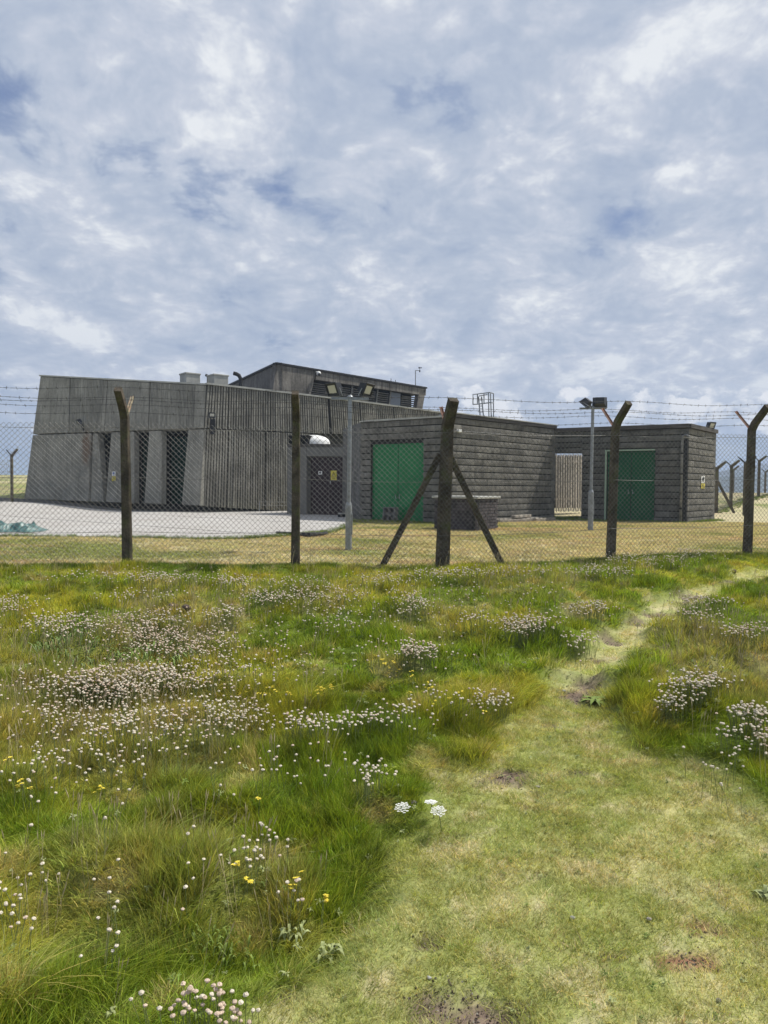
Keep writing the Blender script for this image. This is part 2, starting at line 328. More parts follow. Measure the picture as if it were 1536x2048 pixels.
# ------------------------------------------------------------------ object helpers
ORG = {}
def tag(o, label=None, cat=None, group=None, kind=None):
    if label: o['label'] = label
    if cat: o['category'] = cat
    if group: o['group'] = group
    if kind: o['kind'] = kind
    return o
def empty(name, loc, label=None, cat=None, group=None, kind=None):
    o = bpy.data.objects.new(name, None); COL.objects.link(o); o.location = loc; o.empty_display_size = 0.2
    ORG[o] = Vector(loc); return tag(o, label, cat, group, kind)
class MB:
    def __init__(s): s.v = []; s.f = []
    def add(s, vs, fs):
        n = len(s.v); s.v += [tuple(p) for p in vs]; s.f += [tuple(i + n for i in f) for f in fs]; return s
    def prism(s, poly, off):
        n = len(poly); off = Vector(off); a = [Vector(p) for p in poly]; b = [p + off for p in a]
        fs = [tuple(range(n)), tuple(range(2 * n - 1, n - 1, -1))] + [(i, i + n, (i + 1) % n + n, (i + 1) % n) for i in range(n)]
        return s.add(a + b, fs)
    def box(s, c, sz, rz=0.0, rx=0.0, ry=0.0):
        R = Matrix.Rotation(rz, 3, 'Z') @ Matrix.Rotation(ry, 3, 'Y') @ Matrix.Rotation(rx, 3, 'X'); c = Vector(c)
        q = [c + R @ Vector((x * sz[0] / 2, y * sz[1] / 2, z * sz[2] / 2)) for z in (-1, 1) for x, y in ((-1, -1), (1, -1), (1, 1), (-1, 1))]
        return s.add(q, [(3, 2, 1, 0), (4, 5, 6, 7), (0, 1, 5, 4), (1, 2, 6, 5), (2, 3, 7, 6), (3, 0, 4, 7)])
    def sweep(s, pts, sect, side, sc=None):
        """sect: list of (a, b); a along side, b along (tangent x side)"""
        pts = [Vector(p) for p in pts]; n = len(pts); k = len(sect); vs = []
        for i, p in enumerate(pts):
            t0 = (pts[i] - pts[i - 1]).normalized() if i else (pts[1] - pts[0]).normalized()
            t1 = (pts[i + 1] - pts[i]).normalized() if i < n - 1 else t0
            t = (t0 + t1).normalized(); sd_ = Vector(side)
            sd_ = (sd_ - t * sd_.dot(t)).normalized(); b = t.cross(sd_)
            e = 1 / max(0.5, t.dot(t0)); f = sc[i] if sc else 1
            vs += [p + sd_ * a * f + b * c * f * e for a, c in sect]
        fs = [tuple(range(k - 1, -1, -1)), tuple(range((n - 1) * k, n * k))]
        for i in range(n - 1):
            fs += [(i * k + j, i * k + (j + 1) % k, (i + 1) * k + (j + 1) % k, (i + 1) * k + j) for j in range(k)]
        return s.add(vs, fs)
    def tube(s, pts, r, n=6, sc=None):
        sect = [(r * math.cos(2 * math.pi * i / n), r * math.sin(2 * math.pi * i / n)) for i in range(n)]
        t = (Vector(pts[-1]) - Vector(pts[0])); side = Vector((1, 0, 0)) if abs(t.normalized().x) < 0.8 else Vector((0, 1, 0))
        return s.sweep(pts, sect, side, sc)
    def bar(s, a, b, w_, d_, side=(1, 0, 0)):
        return s.sweep([a, b], [(-w_ / 2, -d_ / 2), (w_ / 2, -d_ / 2), (w_ / 2, d_ / 2), (-w_ / 2, d_ / 2)], side)
    def build(s, name, mt, parent=None, bevel=0.0, smooth_=False, fixn=True, **tg):
        o_ = ORG.get(parent, Vector((0, 0, 0))) if parent else Vector((0, 0, 0))
        me = bpy.data.meshes.new(name)
        vs = s.v
        if parent: vs = [(p[0] - o_.x, p[1] - o_.y, p[2] - o_.z) for p in vs]
        me.from_pydata(vs, [], s.f); me.validate()
        if fixn or bevel:
            bm = bmesh.new(); bm.from_mesh(me)
            bmesh.ops.recalc_face_normals(bm, faces=bm.faces)
            if bevel: bmesh.ops.bevel(bm, geom=[e for e in bm.edges if e.is_manifold and e.calc_face_angle(0) > 0.5], offset=bevel, segments=1, affect='EDGES')
            bm.to_mesh(me); bm.free()
        for mm in (mt if isinstance(mt, (list, tuple)) else [mt]): me.materials.append(mm)
        if smooth_: me.polygons.foreach_set('use_smooth', [True] * len(me.polygons))
        o = bpy.data.objects.new(name, me); COL.objects.link(o)
        if parent: o.parent = parent; ORG[o] = o_
        return tag(o, **tg)
def vplane(A, B):
    """vertical plane through two plan points: returns (fn pixel -> point, inward normal)"""
    A = Vector((*A, 0)); B = Vector((*B, 0)); n = (B - A).cross(Vector((0, 0, 1))).normalized()
    if n.y > 0: n = -n                   # n faces the camera
    def f(u, v):
        r = ray(u, v); t = (A - EYE).dot(n) / r.dot(n); return EYE + r * t
    return f, n
def pplane(a, b, c):
    n = (b - a).cross(c - a).normalized()
    if n.y > 0: n = -n
    def f(u, v):
        r = ray(u, v); t = (a - EYE).dot(n) / r.dot(n); return EYE + r * t
    return f, n

# ------------------------------------------------------------------ ground
def axis(segs):
    out = [segs[0][0]]
    for a, b, st0, st1 in segs:
        x = a
        while x < b - 1e-6:
            t = (x - a) / (b - a); x = min(b, x + st0 * (st1 / st0) ** t); out.append(x)
    return np.array(out)
def mirror_axis(inner, outer):
    return None
xr = axis([(7.5, 60, 0.06, 3.0), (60, 4000, 3, 400)])[1:]
xs = np.concatenate([-xr[::-1], axis([(-7.5, 7.5, 0.045, 0.045)]), xr])
ys = axis([(-12, 1.5, 1.5, 0.06), (1.5, 12.5, 0.045, 0.045), (12.5, 45, 0.08, 0.6), (45, 6000, 0.6, 500)])
gx, gy = np.meshgrid(xs, ys)
gz = height(gx, gy)
def lawn_col(x, y):
    a = fbm(x, y, 1.6, 71, 4); b = fbm(x, y, 5.0, 72, 3); c = fbm(x * 0.35, y * 1.6, 1.2, 73, 3)
    tan = np.array([0.45, 0.40, 0.235]); grn = np.array([0.24, 0.26, 0.09]); red = np.array([0.42, 0.30, 0.19])
    g = smooth(0.45, 0.62, 0.5 * a + 0.5 * b + 0.10 * np.exp(-((y - 13.0) / 1.6) ** 2) * smooth(1.5, -2, x) + 0.08 * smooth(17, 22, y) * smooth(3, 0, x) - 0.07 * smooth(1, 4, x))
    col = tan * (1 - g[..., None]) + grn * g[..., None]
    rr = smooth(0.58, 0.68, c)[..., None] * 0.5
    return (col * (1 - rr) + red * rr) * (0.85 + 0.3 * vnoise(x, y, 0.25, 9))[..., None]
def turf_col(x, y, blades=True):
    """colour of the growth outside the fence"""
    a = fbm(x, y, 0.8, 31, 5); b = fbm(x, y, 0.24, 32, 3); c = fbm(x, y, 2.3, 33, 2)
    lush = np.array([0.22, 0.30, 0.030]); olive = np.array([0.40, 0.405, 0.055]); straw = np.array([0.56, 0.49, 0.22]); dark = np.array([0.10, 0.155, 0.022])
    brown = np.array([0.30, 0.20, 0.09])
    t = smooth(0.40, 0.62, a)[..., None]
    col = lush * (1 - t) + olive * t
    t = smooth(0.60, 0.74, b)[..., None] * 0.7; col = col * (1 - t) + straw * t * 0.8 + brown * t * 0.2
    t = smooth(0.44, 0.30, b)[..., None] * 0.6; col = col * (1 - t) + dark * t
    # drier stands: lower left bank, right bank
    dry = np.zeros(np.shape(x))
    for cx, cy, r, s in DRY: dry = np.maximum(dry, .62 * s * smooth(1.2, 0.2, ((x - cx) ** 2 + ((y - cy) * 0.8) ** 2) / r ** 2 + (b - 0.5) * 2.2))
    dry = dry[..., None]; col = col * (1 - dry) + (straw * 0.75 + brown * 0.35) * dry
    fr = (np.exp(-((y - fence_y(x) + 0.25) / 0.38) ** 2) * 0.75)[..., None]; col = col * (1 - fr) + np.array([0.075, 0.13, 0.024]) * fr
    pm = path_mask(x, y)[..., None]
    e = fbm(x, y, 0.4, 35, 4); g = fbm(x, y, 0.10, 36, 4)
    p1 = np.array([0.46, 0.45, 0.20]); p2 = np.array([0.35, 0.375, 0.13]); p3 = np.array([0.55, 0.49, 0.29]); p4 = np.array([0.39, 0.41, 0.13])
    q = smooth(0.42, 0.60, e + 0.5 * (c - 0.5))[..., None]; pc = p1 * (1 - q) + p2 * q
    q = smooth(0.56, 0.70, g)[..., None] * 0.8; pc = pc * (1 - q) + p3 * q
    q = smooth(0.62, 0.74, 1 - g)[..., None] * 0.7; pc = pc * (1 - q) + p4 * q
    col = col * (1 - pm) + pc * pm
    return col
DRY = []
for u, v, r, s in [(130, 1420, 0.75, 0.75), (300, 1450, 0.8, 0.55), (60, 1330, 0.6, 0.5), (330, 1265, 0.7, 0.8), (1480, 1350, 0.65, 0.8), (1400, 1290, 0.5, 0.4), (1060, 1180, 0.8, 0.35), (180, 1780, 0.35, 0.45), (500, 1780, 0.3, 0.5), (380, 1750, 0.35, 0.4),
                   (900, 1250, 0.6, 0.35), (1250, 1500, 0.2, 0.5), (640, 1180, 0.7, 0.3)]:
    g_ = ground_hit(u, v); DRY.append((g_.x, g_.y, r, s))
o_ = outside(gx, gy); pm_ = path_mask(gx, gy); dm_, rm_ = dirt_mask(gx, gy)
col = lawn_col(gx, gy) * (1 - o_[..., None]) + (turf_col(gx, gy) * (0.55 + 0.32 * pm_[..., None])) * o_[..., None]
soil = np.array([0.17, 0.13, 0.095]) * (0.7 + 0.6 * vnoise(gx, gy, 0.05, 3))[..., None]; redd = np.array([0.27, 0.15, 0.09])
sc_ = soil * (1 - rm_[..., None]) + redd * rm_[..., None]
dd_ = (dm_ * o_ * pm_)[..., None]; col = col * (1 - dd_) + sc_ * dd_
farg = smooth(60, 150, gy)[..., None]; col = col * (1 - farg) + np.array([0.09, 0.12, 0.045]) * farg
ny, nx = gx.shape
me = bpy.data.meshes.new('ground')
me.vertices.add(nx * ny); me.vertices.foreach_set('co', np.stack([gx, gy, gz], -1).reshape(-1).astype(np.float32))
idx = np.arange(nx * ny).reshape(ny, nx)
q = np.stack([idx[:-1, :-1], idx[:-1, 1:], idx[1:, 1:], idx[1:, :-1]], -1).reshape(-1, 4)
me.loops.add(q.size); me.loops.foreach_set('vertex_index', q.reshape(-1).astype(np.int32))
me.polygons.add(len(q)); me.polygons.foreach_set('loop_start', (np.arange(len(q)) * 4).astype(np.int32))
me.polygons.foreach_set('use_smooth', np.ones(len(q), bool)); me.update(); me.validate()
ca = me.color_attributes.new('col', 'FLOAT_COLOR', 'POINT')
ca.data.foreach_set('color', np.concatenate([col, np.ones((ny, nx, 1))], -1).reshape(-1).astype(np.float32))
me.materials.append(M['ground'])
ground = bpy.data.objects.new('ground', me); COL.objects.link(ground); ground['kind'] = 'structure'
sea = MB().add([(-4000, 150, -32), (4000, 150, -32), (4000, 6000, -32), (-4000, 6000, -32)], [(0, 1, 2, 3)]).build('sea', mat('sea_water', (0.02, 0.05, 0.08), 0.25), kind='structure')

# distant misty headland
def ridge(name, pts, depth, mt):
    mb = MB(); n = len(pts)
    for i in range(n - 1):
        (x0, y0, z0), (x1, y1, z1) = pts[i], pts[i + 1]
        mb.add([(x0, y0, -40), (x1, y1, -40), (x1, y1 + depth * .3, z1), (x0, y0 + depth * .3, z0), (x0, y0 + depth, -40), (x1, y1 + depth, -40)], [(0, 1, 2, 3), (3, 2, 5, 4)])
    return mb.build(name, mt, kind='structure')
M['hill'] = mat('distant_heath', (0.07, 0.10, 0.05), 0.95, nscale=0.01, namt=0.3)
hp = []
for i in range(40):
    x = 200 + i * 45; hp.append((x, 1500, 8 + 40 * float(fbm(np.array([x]), np.array([0.]), 500, 4, 3)[0])))
ridge('misty_hill', hp, 700, M['hill'])
hp = []
for i in range(40):
    x = -1500 + i * 34; hp.append((x, 1400, 4 + 26 * float(fbm(np.array([x]), np.array([0.]), 420, 8, 3)[0])))
ridge('distant_hill', hp, 600, M['hill'])

hzm = bpy.data.materials.new('haze'); hzm.use_nodes = True; hn = hzm.node_tree; hn.nodes.clear()
pv = hn.nodes.new('ShaderNodeVolumePrincipled'); pv.inputs['Color'].default_value = (0.62, 0.76, 0.95, 1); pv.inputs['Density'].default_value = 0.0008; pv.inputs['Anisotropy'].default_value = 0.1
ho = hn.nodes.new('ShaderNodeOutputMaterial'); hn.links.new(pv.outputs[0], ho.inputs['Volume'])
hzb = MB().box((0, 3150, -1), (8400, 6500, 94)).build('haze', hzm, kind='stuff')
scene.cycles.volume_bounces = 0
# ------------------------------------------------------------------ concrete apron
ap_px = [(-260, 1072), (0, 1073), (260, 1077), (420, 1080), (520, 1076), (600, 1070), (660, 1066)]
edge = [ground_hit(u, v) for u, v in ap_px]
far = [ground_hit(705, 1049), ground_hit(700, 1036)]
outline = [(p.x, p.y) for p in edge] + [(p.x, p.y) for p in far] + [(-1.2, 27.2), (-2.0, 30.0), (-4.2, 31.6), (-7.0, 28.9), (-16.4, 32.1), (-24, 35)]
apron = empty('concrete_apron', (-6, 20, 0.55), kind='structure')
def poly_slab(poly, thick, name, mt, parent, planes=(), dz=0.03, cut=0.6):
    bm = bmesh.new(); vs = [bm.verts.new((x, y, 0)) for x, y in poly]; bm.faces.new(vs)
    for co, no in planes:
        bmesh.ops.bisect_plane(bm, geom=bm.verts[:] + bm.edges[:] + bm.faces[:], plane_co=co, plane_no=no, clear_outer=True)
        if not bm.faces: bm.free(); return None
    xs_ = [v.co.x for v in bm.verts]; ys_ = [v.co.y for v in bm.verts]
    for x in np.arange(min(xs_) + cut, max(xs_), cut): bmesh.ops.bisect_plane(bm, geom=bm.verts[:] + bm.edges[:] + bm.faces[:], plane_co=(x, 0, 0), plane_no=(1, 0, 0))
    for y in np.arange(min(ys_) + cut, max(ys_), cut): bmesh.ops.bisect_plane(bm, geom=bm.verts[:] + bm.edges[:] + bm.faces[:], plane_co=(0, y, 0), plane_no=(0, 1, 0))
    for v in bm.verts: v.co.z = float(h_base(v.co.x, v.co.y)) + dz
    r = bmesh.ops.extrude_face_region(bm, geom=bm.faces[:])
    for e in r['geom']:
        if isinstance(e, bmesh.types.BMVert): e.co.z -= thick
    bmesh.ops.recalc_face_normals(bm, faces=bm.faces)
    o0 = ORG[parent]
    for v in bm.verts: v.co -= o0
    me_ = bpy.data.meshes.new(name); bm.to_mesh(me_); bm.free(); me_.materials.append(mt)
    o = bpy.data.objects.new(name, me_); COL.objects.link(o); o.parent = parent; return o
jd = Vector((0.756, -0.655, 0)); jn = Vector((0.655, 0.756, 0)); J0 = Vector((-5.9, 18.9, 0))
rows_ = [-30, 0, 4.2, 8.4, 40]; cols_ = [-40, -3.5, 3.5, 9.5, 40]
for i in range(len(rows_) - 1):
    for j in range(len(cols_) - 1):
        g = 0.04
        pl = [(J0 + jn * (rows_[i + 1] - g), jn), (J0 + jn * (rows_[i] + g), -jn), (J0 + jd * (cols_[j + 1] - g / 2), jd), (J0 + jd * (cols_[j] + g / 2), -jd)]
        poly_slab(outline, 0.12, 'slab', M['slab'], apron, pl)
poly_slab([(-24, 35.1), (-16.4, 32.2), (-7.0, 29.0), (-4.6, 31.2), (-6.9, 29.9), (-16.0, 33.7), (-24, 37.2)], 0.1, 'tarmac_strip', M['tarmac'], apron, (), dz=0.034)
poly_slab(outline, 0.09, 'joint_filler', M['joint'], apron, (), dz=0.012, cut=1.0)

# ------------------------------------------------------------------ main building
LB, RB, EB = (-16.1, 33.9), (-7.26, 30.0), (3.34, 38.0)   # plan: left end, corner, far right end
main = empty('concrete_building', (-7.3, 31, 0.6), 'long grey ribbed concrete building with sloping walls and raised upper storey', 'building')
fa, nA = pplane(P(80, 752, 34.5), P(400, 768, 30.35), P(398, 1012, 29.75))   # battered left face
fb, nB = vplane(RB, EB)
def lerp(a, b, t): return (a[0] + (b[0] - a[0]) * t, a[1] + (b[1] - a[1]) * t)
topA = lambda u: 752 + (u - 80) * (769 - 752) / 320.0
midA = lambda u: 869 - (u - 65) * 11.5 / 335.0
# solid core behind the facing panels
core = MB()
ins = -nA * 0.9
c0, c1, c2, c3 = fa(84, 754), fa(404, 771), fa(398, 1030), fa(54, 1010)
core.prism([c0 + ins, c1 + ins, c2 + ins, c3 + ins], -nA * 0.2)
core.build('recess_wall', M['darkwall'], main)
splits_t = [80, 140, 215, 300, 390, 414]; splits_b = [65, 137, 208, 296, 386, 408]
for i in range(5):
    a, b = splits_t[i], splits_t[i + 1]; c, d = splits_b[i], splits_b[i + 1]
    g = 0.7 if i < 4 else 0.4
    poly = [fa(a + g, topA(a) + 1), fa(b - g, topA(b) + 1), fa(d - g, midA(d) - 1.2), fa(c + g, midA(c) - 1.2)]
    if i % 2: poly = [p - nA * 0.015 for p in poly]
    MB().prism(poly, -nA * 0.5).build('wall_panel', M['board'], main, bevel=0.015)
# board marks: fine shallow ribs over the upper band
fr = MB()
for i in range(5):
    a, b = splits_t[i], splits_t[i + 1]; c, d = splits_b[i], splits_b[i + 1]
    n_ = int((b - a) / 3.0)
    for k in range(n_):
        t = (k + 0.5) / n_
        if random.random() < 0.12: continue
        ut, ub = a + 1.5 + (b - a - 3) * t, c + 1.5 + (d - c - 3) * t
        w2 = 0.62 + random.random() * 0.3
        poly = [fa(ut - w2, topA(ut) + 2), fa(ut + w2, topA(ut) + 2), fa(ub + w2, midA(ub) - 2), fa(ub - w2, midA(ub) - 2)]
        fr.prism([p + nA * 0.006 for p in poly], -nA * 0.012)
o = fr.build('board_mark_ribs', M['board'], main, kind='stuff')
back = MB().prism([fa(82, 755) - nA * .1, fa(412, 772) - nA * .1, fa(406, midA(406) - 2) - nA * .1, fa(67, midA(67) - 2) - nA * .1], -nA * 0.5); back.build('backing_wall', M['ribback'], main)
# battered piers: (top left, top right, bottom left, bottom right)
piers = [(65, 181, 48, 176), (182.5, 193, 178, 204), (222, 268, 211, 268), (298, 323, 288, 322), (376, 409, 363, 399)]
for (a, b, c, d) in piers:
    vb = lambda u: 998 + (u - 48) * 13 / 350.0
    poly = [fa(a, midA(a) + 1.2), fa(b, midA(b) + 1.2), fa(d, vb(d)), fa(c, vb(c))]
    if a == 182.5: poly = [p - nA * 0.08 for p in poly]
    MB().prism(poly, -nA * 0.32).build('pier', M['board'], main, bevel=0.02)
pl_ = [fa(52, 996), fa(397, 1008), fa(396, 1026), fa(51, 1012)]
MB().prism([p - nA * 0.3 for p in pl_], -nA * 0.6).build('plinth', M['darkwall'], main)  # its near-black colour stands in for the shadow under the piers
# doors in the recesses
for a, b, mt in ((268, 298, 'bottle'), (325, 377, 'bottle'), (205, 222, 'black')):
    poly = [fa(a - 10, midA(a) + 8), fa(b - 6, midA(b) + 8), fa(b - 6, 1010), fa(a - 10, 1008)]
    MB().prism([p - nA * 0.8 for p in poly], -nA * 0.06).build('door', M[mt], main)
# ribbed wall
topB = lambda u: 768.5 + (u - 412) * 60.0 / 488 + (-2.0 * math.sin((u - 412) / 488 * math.pi))
midB = lambda u: 857 + (min(u, 661) - 406) * 11.5 / 255
def rib_panel(name, ut0, ut1, ub0, ub1, vt, vb_, depth=0.055):
    wl = MB().prism([fb(ut0, vt(ut0)), fb(ut1, vt(ut1)), fb(ub1, vb_(ub1)), fb(ub0, vb_(ub0))], -nB * 0.3).build(name, M['ribback'], main)
    a0, a1 = fb(ut0, vt(ut0)), fb(ut1, vt(ut1)); b0, b1 = fb(ub0, vb_(ub0)), fb(ub1, vb_(ub1))
    n_ = max(3, int(round((a1 - a0).length / 0.112))); mb = MB()
    al = (a1 - a0).normalized(); bl = (b1 - b0).normalized()
    for k in range(n_):
        t = (k + 0.5) / n_; p = a0.lerp(a1, t); q_ = b0.lerp(b1, t); w_ = (a1 - a0).length / n_ * 0.29 * random.uniform(0.85, 1.15)
        ex = depth * random.uniform(0.7, 1.1)
        # split each rib in irregular lengths so that broken edges show
        cuts = [0] + sorted(random.uniform(0.1, 0.9) for _ in range(random.randint(0, 2))) + [1]
        for c_ in range(len(cuts) - 1):
            p0 = p.lerp(q_, cuts[c_] + 0.001); p1 = p.lerp(q_, cuts[c_ + 1]); e2 = ex * random.uniform(0.85, 1.1)
            mb.prism([p0 - al * w_, p0 + al * w_, p1 + bl * w_, p1 - bl * w_], nB * e2)
    r = mb.build('concrete_ribs', M['ribc'], wl, kind='stuff')
    return wl
ups = [(414, 457, 407.5, 455), (457, 540, 455, 540), (540, 655, 540, 659), (658, 718, 662, 722), (719, 785, 722, 790), (786, 898, 791, 905)]
for a, b, c, d in ups: rib_panel('ribbed_panel', a + .4, b - .4, c + .4, d - .4, topB, lambda u: midB(u) - 1.0)
vlow = lambda u: 1012 + (u - 400) * 10 / 175
for a, b, c, d in ((407, 456, 399, 452), (457, 530, 453, 529), (531, 620, 530, 622)):
    rib_panel('ribbed_panel', a + .3, b - .3, c + .3, d - .3, lambda u: midB(u) + 1.0, vlow)
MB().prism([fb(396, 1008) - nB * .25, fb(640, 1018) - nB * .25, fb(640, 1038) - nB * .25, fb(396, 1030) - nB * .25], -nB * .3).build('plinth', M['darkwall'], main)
MB().prism([fb(640, 866) - nB * .5, fb(905, 866) - nB * .5, fb(905, 1030) - nB * .5, fb(640, 1030) - nB * .5], -nB * .3).build('backing_wall', M['ribback'], main)
MB().prism([fb(406, 858) - nB * .35, fb(640, 868) - nB * .35, fb(640, 1030) - nB * .35, fb(400, 1020) - nB * .35], -nB * .1).build('backing_wall', M['ribback'], main)
# copings and roof
cb = MB()
us = [412, 500, 600, 700, 800, 902]
for i in range(5):
    a, b = fb(us[i], topB(us[i]) - 1.2), fb(us[i + 1], topB(us[i + 1]) - 1.2)
    cb.bar(a + nB * -.06, b + nB * -.06, 0.32, 0.07, nB)
cb.build('coping', M['coping'], main)
a, b = fa(79, 751), fa(415, 768.6)
MB().bar(a - nA * .18, b - nA * .18, 0.42, 0.06, nA).build('coping', M['coping'], main)
A_, B_, E_ = fa(80, 753), fa(410, 770), fb(900, 829)
roofpoly = [A_ - nA * .2, B_ + Vector((0, .3, 0)), E_ - nB * .2, Vector((4.0, 47, E_.z)), Vector((-12, 49, A_.z))]
MB().prism([p - Vector((0, 0, .12)) for p in roofpoly], (0, 0, -.3)).build('roof', M['fascia'], main)
# side and back walls
def wallp(a, b, zt0, zt1, name='side_wall', mt='board', th=.3):
    a = Vector(a); b = Vector(b); n = (b - a).cross(Vector((0, 0, 1))).normalized()
    MB().prism([a, b, Vector((b.x, b.y, zt1)), Vector((a.x, a.y, zt0))], n * th).build(name, M[mt], main)
s0 = fa(52, 1004); MB().prism([s0 + Vector((.1, .3, -.2)), Vector((-12, 49, .5)), Vector((-12, 49, A_.z - .1)), fa(83, 755) + Vector((.1, .2, -.05))], (.3, .1, 0)).build('side_wall', M['board'], main); wallp((-12, 49, .5), (4, 47, .5), A_.z - .1, E_.z - .1); wallp((4, 47, .5), (3.5, 38.2, .5), E_.z - .1, E_.z - .1)
# upper storey
UC, UR, UL = P(553, 727, 36), P(852, 776, 44), P(455, 774, 44.5)
fu, nU = vplane((UC.x, UC.y), (UR.x, UR.y)); fl, nL = vplane((UL.x, UL.y), (UC.x, UC.y))
UT = lambda u: 727 + (u - 553) * 49 / 299.0
UBo = lambda u: 759 + (u - 631) * 31 / 214.0
n_ = 6
for k in range(n_):
    t0, t1 = k / n_, (k + 1) / n_
    u0, u1 = 458 + 95 * t0, 458 + 95 * t1; v0, v1 = 772 - 45 * t0, 772 - 45 * t1
    MB().prism([fl(u0, v0 + 1), fl(u1 - .3, v1 + 1), fl(u1 - .3 - 1, 800), fl(u0 - 1, 795)], -nL * .3).build('wall_panel', M['upper'], main)
for k in range(5):
    t0, t1 = k / 5, (k + 1) / 5
    u0, u1 = 553 + 79 * t0, 553 + 79 * t1 - .3; w0, w1 = 543 + 75 * t0, 543 + 75 * t1 - .3
    if k == 4: u1 = 632
    MB().prism([fu(u0, UT(u0) + 2), fu(u1, UT(u1) + 2), fu(w1, 806), fu(w0, 800)], -nU * .3).build('wall_panel', M['upper'], main)
uf = [632 + i * 14.7 for i in range(16)]
for i in range(15):
    a, b = uf[i], uf[i + 1] - .35
    MB().prism([fu(a, UT(a) + 2), fu(b, UT(b) + 2), fu(b - .5, UBo(b)), fu(a - .5, UBo(a))], -nU * .22).build('fascia_panel', M['upper'], main)
MB().prism([fu(838, UBo(838) - 1) , fu(852, 777), fu(843, 828), fu(832, 828)], -nU * .3).build('end_pier', M['upper'], main)
for a, b, n2 in ((fl(455, 772), fl(553.5, 726.5), nL), (fu(552.5, 726.5), fu(853, 776), nU)):
    MB().bar(a - n2 * .1, b - n2 * .1, .34, .09, n2).build('roof_edge', M['black'], main)
MB().prism([UL + Vector((.3, .1, -.15)), UC + Vector((0, .2, -.15)), UR + Vector((-.1, .1, -.15)), UR + Vector((-2.5, 3.5, -.15)), UL + Vector((4, 5, -.15))], (0, 0, -.2)).build('roof', M['fascia'], main)
MB().prism([fu(616, 758) - nU * .9, fu(846, 784) - nU * .9, fu(846, 835) - nU * .9, fu(610, 820) - nU * .9], -nU * .15).build('recess_wall', M['darkwall'], main)
for (a, b) in ((628, 676), (678, 709), (711, 733), (735, 760), (762, 786), (812, 838)):
    for k in range(9):
        off = 6 + k * 4.1
        p, q_ = fu(a - off * 0.13, UBo(a) + off), fu(b - off * 0.13, UBo(b) + off * .97)
        if off > 42: continue
        MB().bar(p - nU * .28, q_ - nU * .28, .055, .03, (nU + Vector((0, 0, 1.2))).normalized()).build('louvre_slat', M['louvre'], main)
    p0, p1 = fu(b + .8, UBo(b)), fu(b - 5, 830)
    MB().bar(p0 - nU * .2, p1 - nU * .2, .05, .09, nU).build('mullion', M['louvre'], main)
MB().prism([fu(788, 783) - nU * .3, fu(809, 786) - nU * .3, fu(808, 826) - nU * .3, fu(787, 823) - nU * .3], -nU * .06).build('door', M['panelgrey'], main)
# roof vents (cowls)
for (a, b, vt, dd, tail) in ((360, 400, 748, 33.2, 'left'), (415, 456, 751, 33.6, 'right')):
    p = P((a + b) / 2, vt, dd); w_ = (b - a) * dd / F_PX / 1.32
    v_ = empty('roof_vent', (p.x, p.y, p.z - .8), 'square pale concrete vent box on the long roof, %s one of the two' % tail, 'roof vent', 'pale vent boxes on the roof')
    MB().box((p.x, p.y, p.z - .42), (w_, w_, .84), rz=rad(38)).build('shaft', M['coping'], v_, bevel=.02)
    MB().box((p.x, p.y, p.z - .02), (w_ + .05, w_ + .05, .07), rz=rad(38)).build('cap', M['coping'], v_, bevel=.01)
# gooseneck pipes
for pts, r, lb in (([(481, 782), (481, 757), (478, 751), (473, 748), (467, 746.5)], .09, 'black gooseneck vent pipe on the roof against the upper storey wall'),
                   ([(416, 770), (416, 754), (414, 751), (411, 750)], .06, 'short black bent pipe just behind the two pale roof vents')):
    pp = [P(u, v, 34.6) for u, v in pts]
    MB().tube(pp, r, 8).build('vent_pipe', M['black'], smooth_=False, label=lb, cat='pipe')

# ------------------------------------------------------------------ small porch block with maroon doors
pf, nP = vplane((P(575, 1000, 28.2).x, 28.2), (P(722, 1000, 26.6).x, 26.6))
porch = empty('porch_block', (-2.4, 27.6, .55), 'low smooth grey block with dark maroon double doors and white roof dome', 'porch')
def pq(u0, v0, u1, v1, off=0.0): return [pf(u0, v0) - nP * off, pf(u1, v0) - nP * off, pf(u1, v1) - nP * off, pf(u0, v1) - nP * off]
MB().prism(pq(575, 890, 613, 1036), -nP * .5).build('wall', M['render'], porch, bevel=.01)
MB().prism(pq(613.4, 890, 688, 912.6), -nP * .5).build('wall', M['render'], porch, bevel=.01)
MB().prism(pq(688.4, 890, 730, 1044), -nP * .5).build('wall', M['render'], porch, bevel=.01)
MB().prism(pq(572, 870, 612, 889, .15), -nP * .9).build('roof_upstand', M['darkwall'], porch)
MB().prism([pf(574, 888), pf(730, 888), pf(730, 888) - nP * 4, pf(574, 888) - nP * 4], (0, 0, -.12)).build('roof', M['fascia'], porch)
MB().prism([pf(574, 892) , pf(574, 1036), pf(574, 1036) - nP * 4, pf(574, 892) - nP * 4], (.2, 0, 0)).build('side_wall', M['render'], porch)
for a, b in ((614, 650.6), (651.2, 688)):
    d_ = MB().prism(pq(a, 913, b, 1036, .22), -nP * .06).build('door', M['maroon'], porch, bevel=.006)
MB().box(pf(655, 965) - nP * .18, (.03, .05, .12)).build('handle', M['galv'], d_)
MB().prism(pq(613, 1032, 690, 1037, .02), -nP * .5).build('threshold', M['coping'], porch)
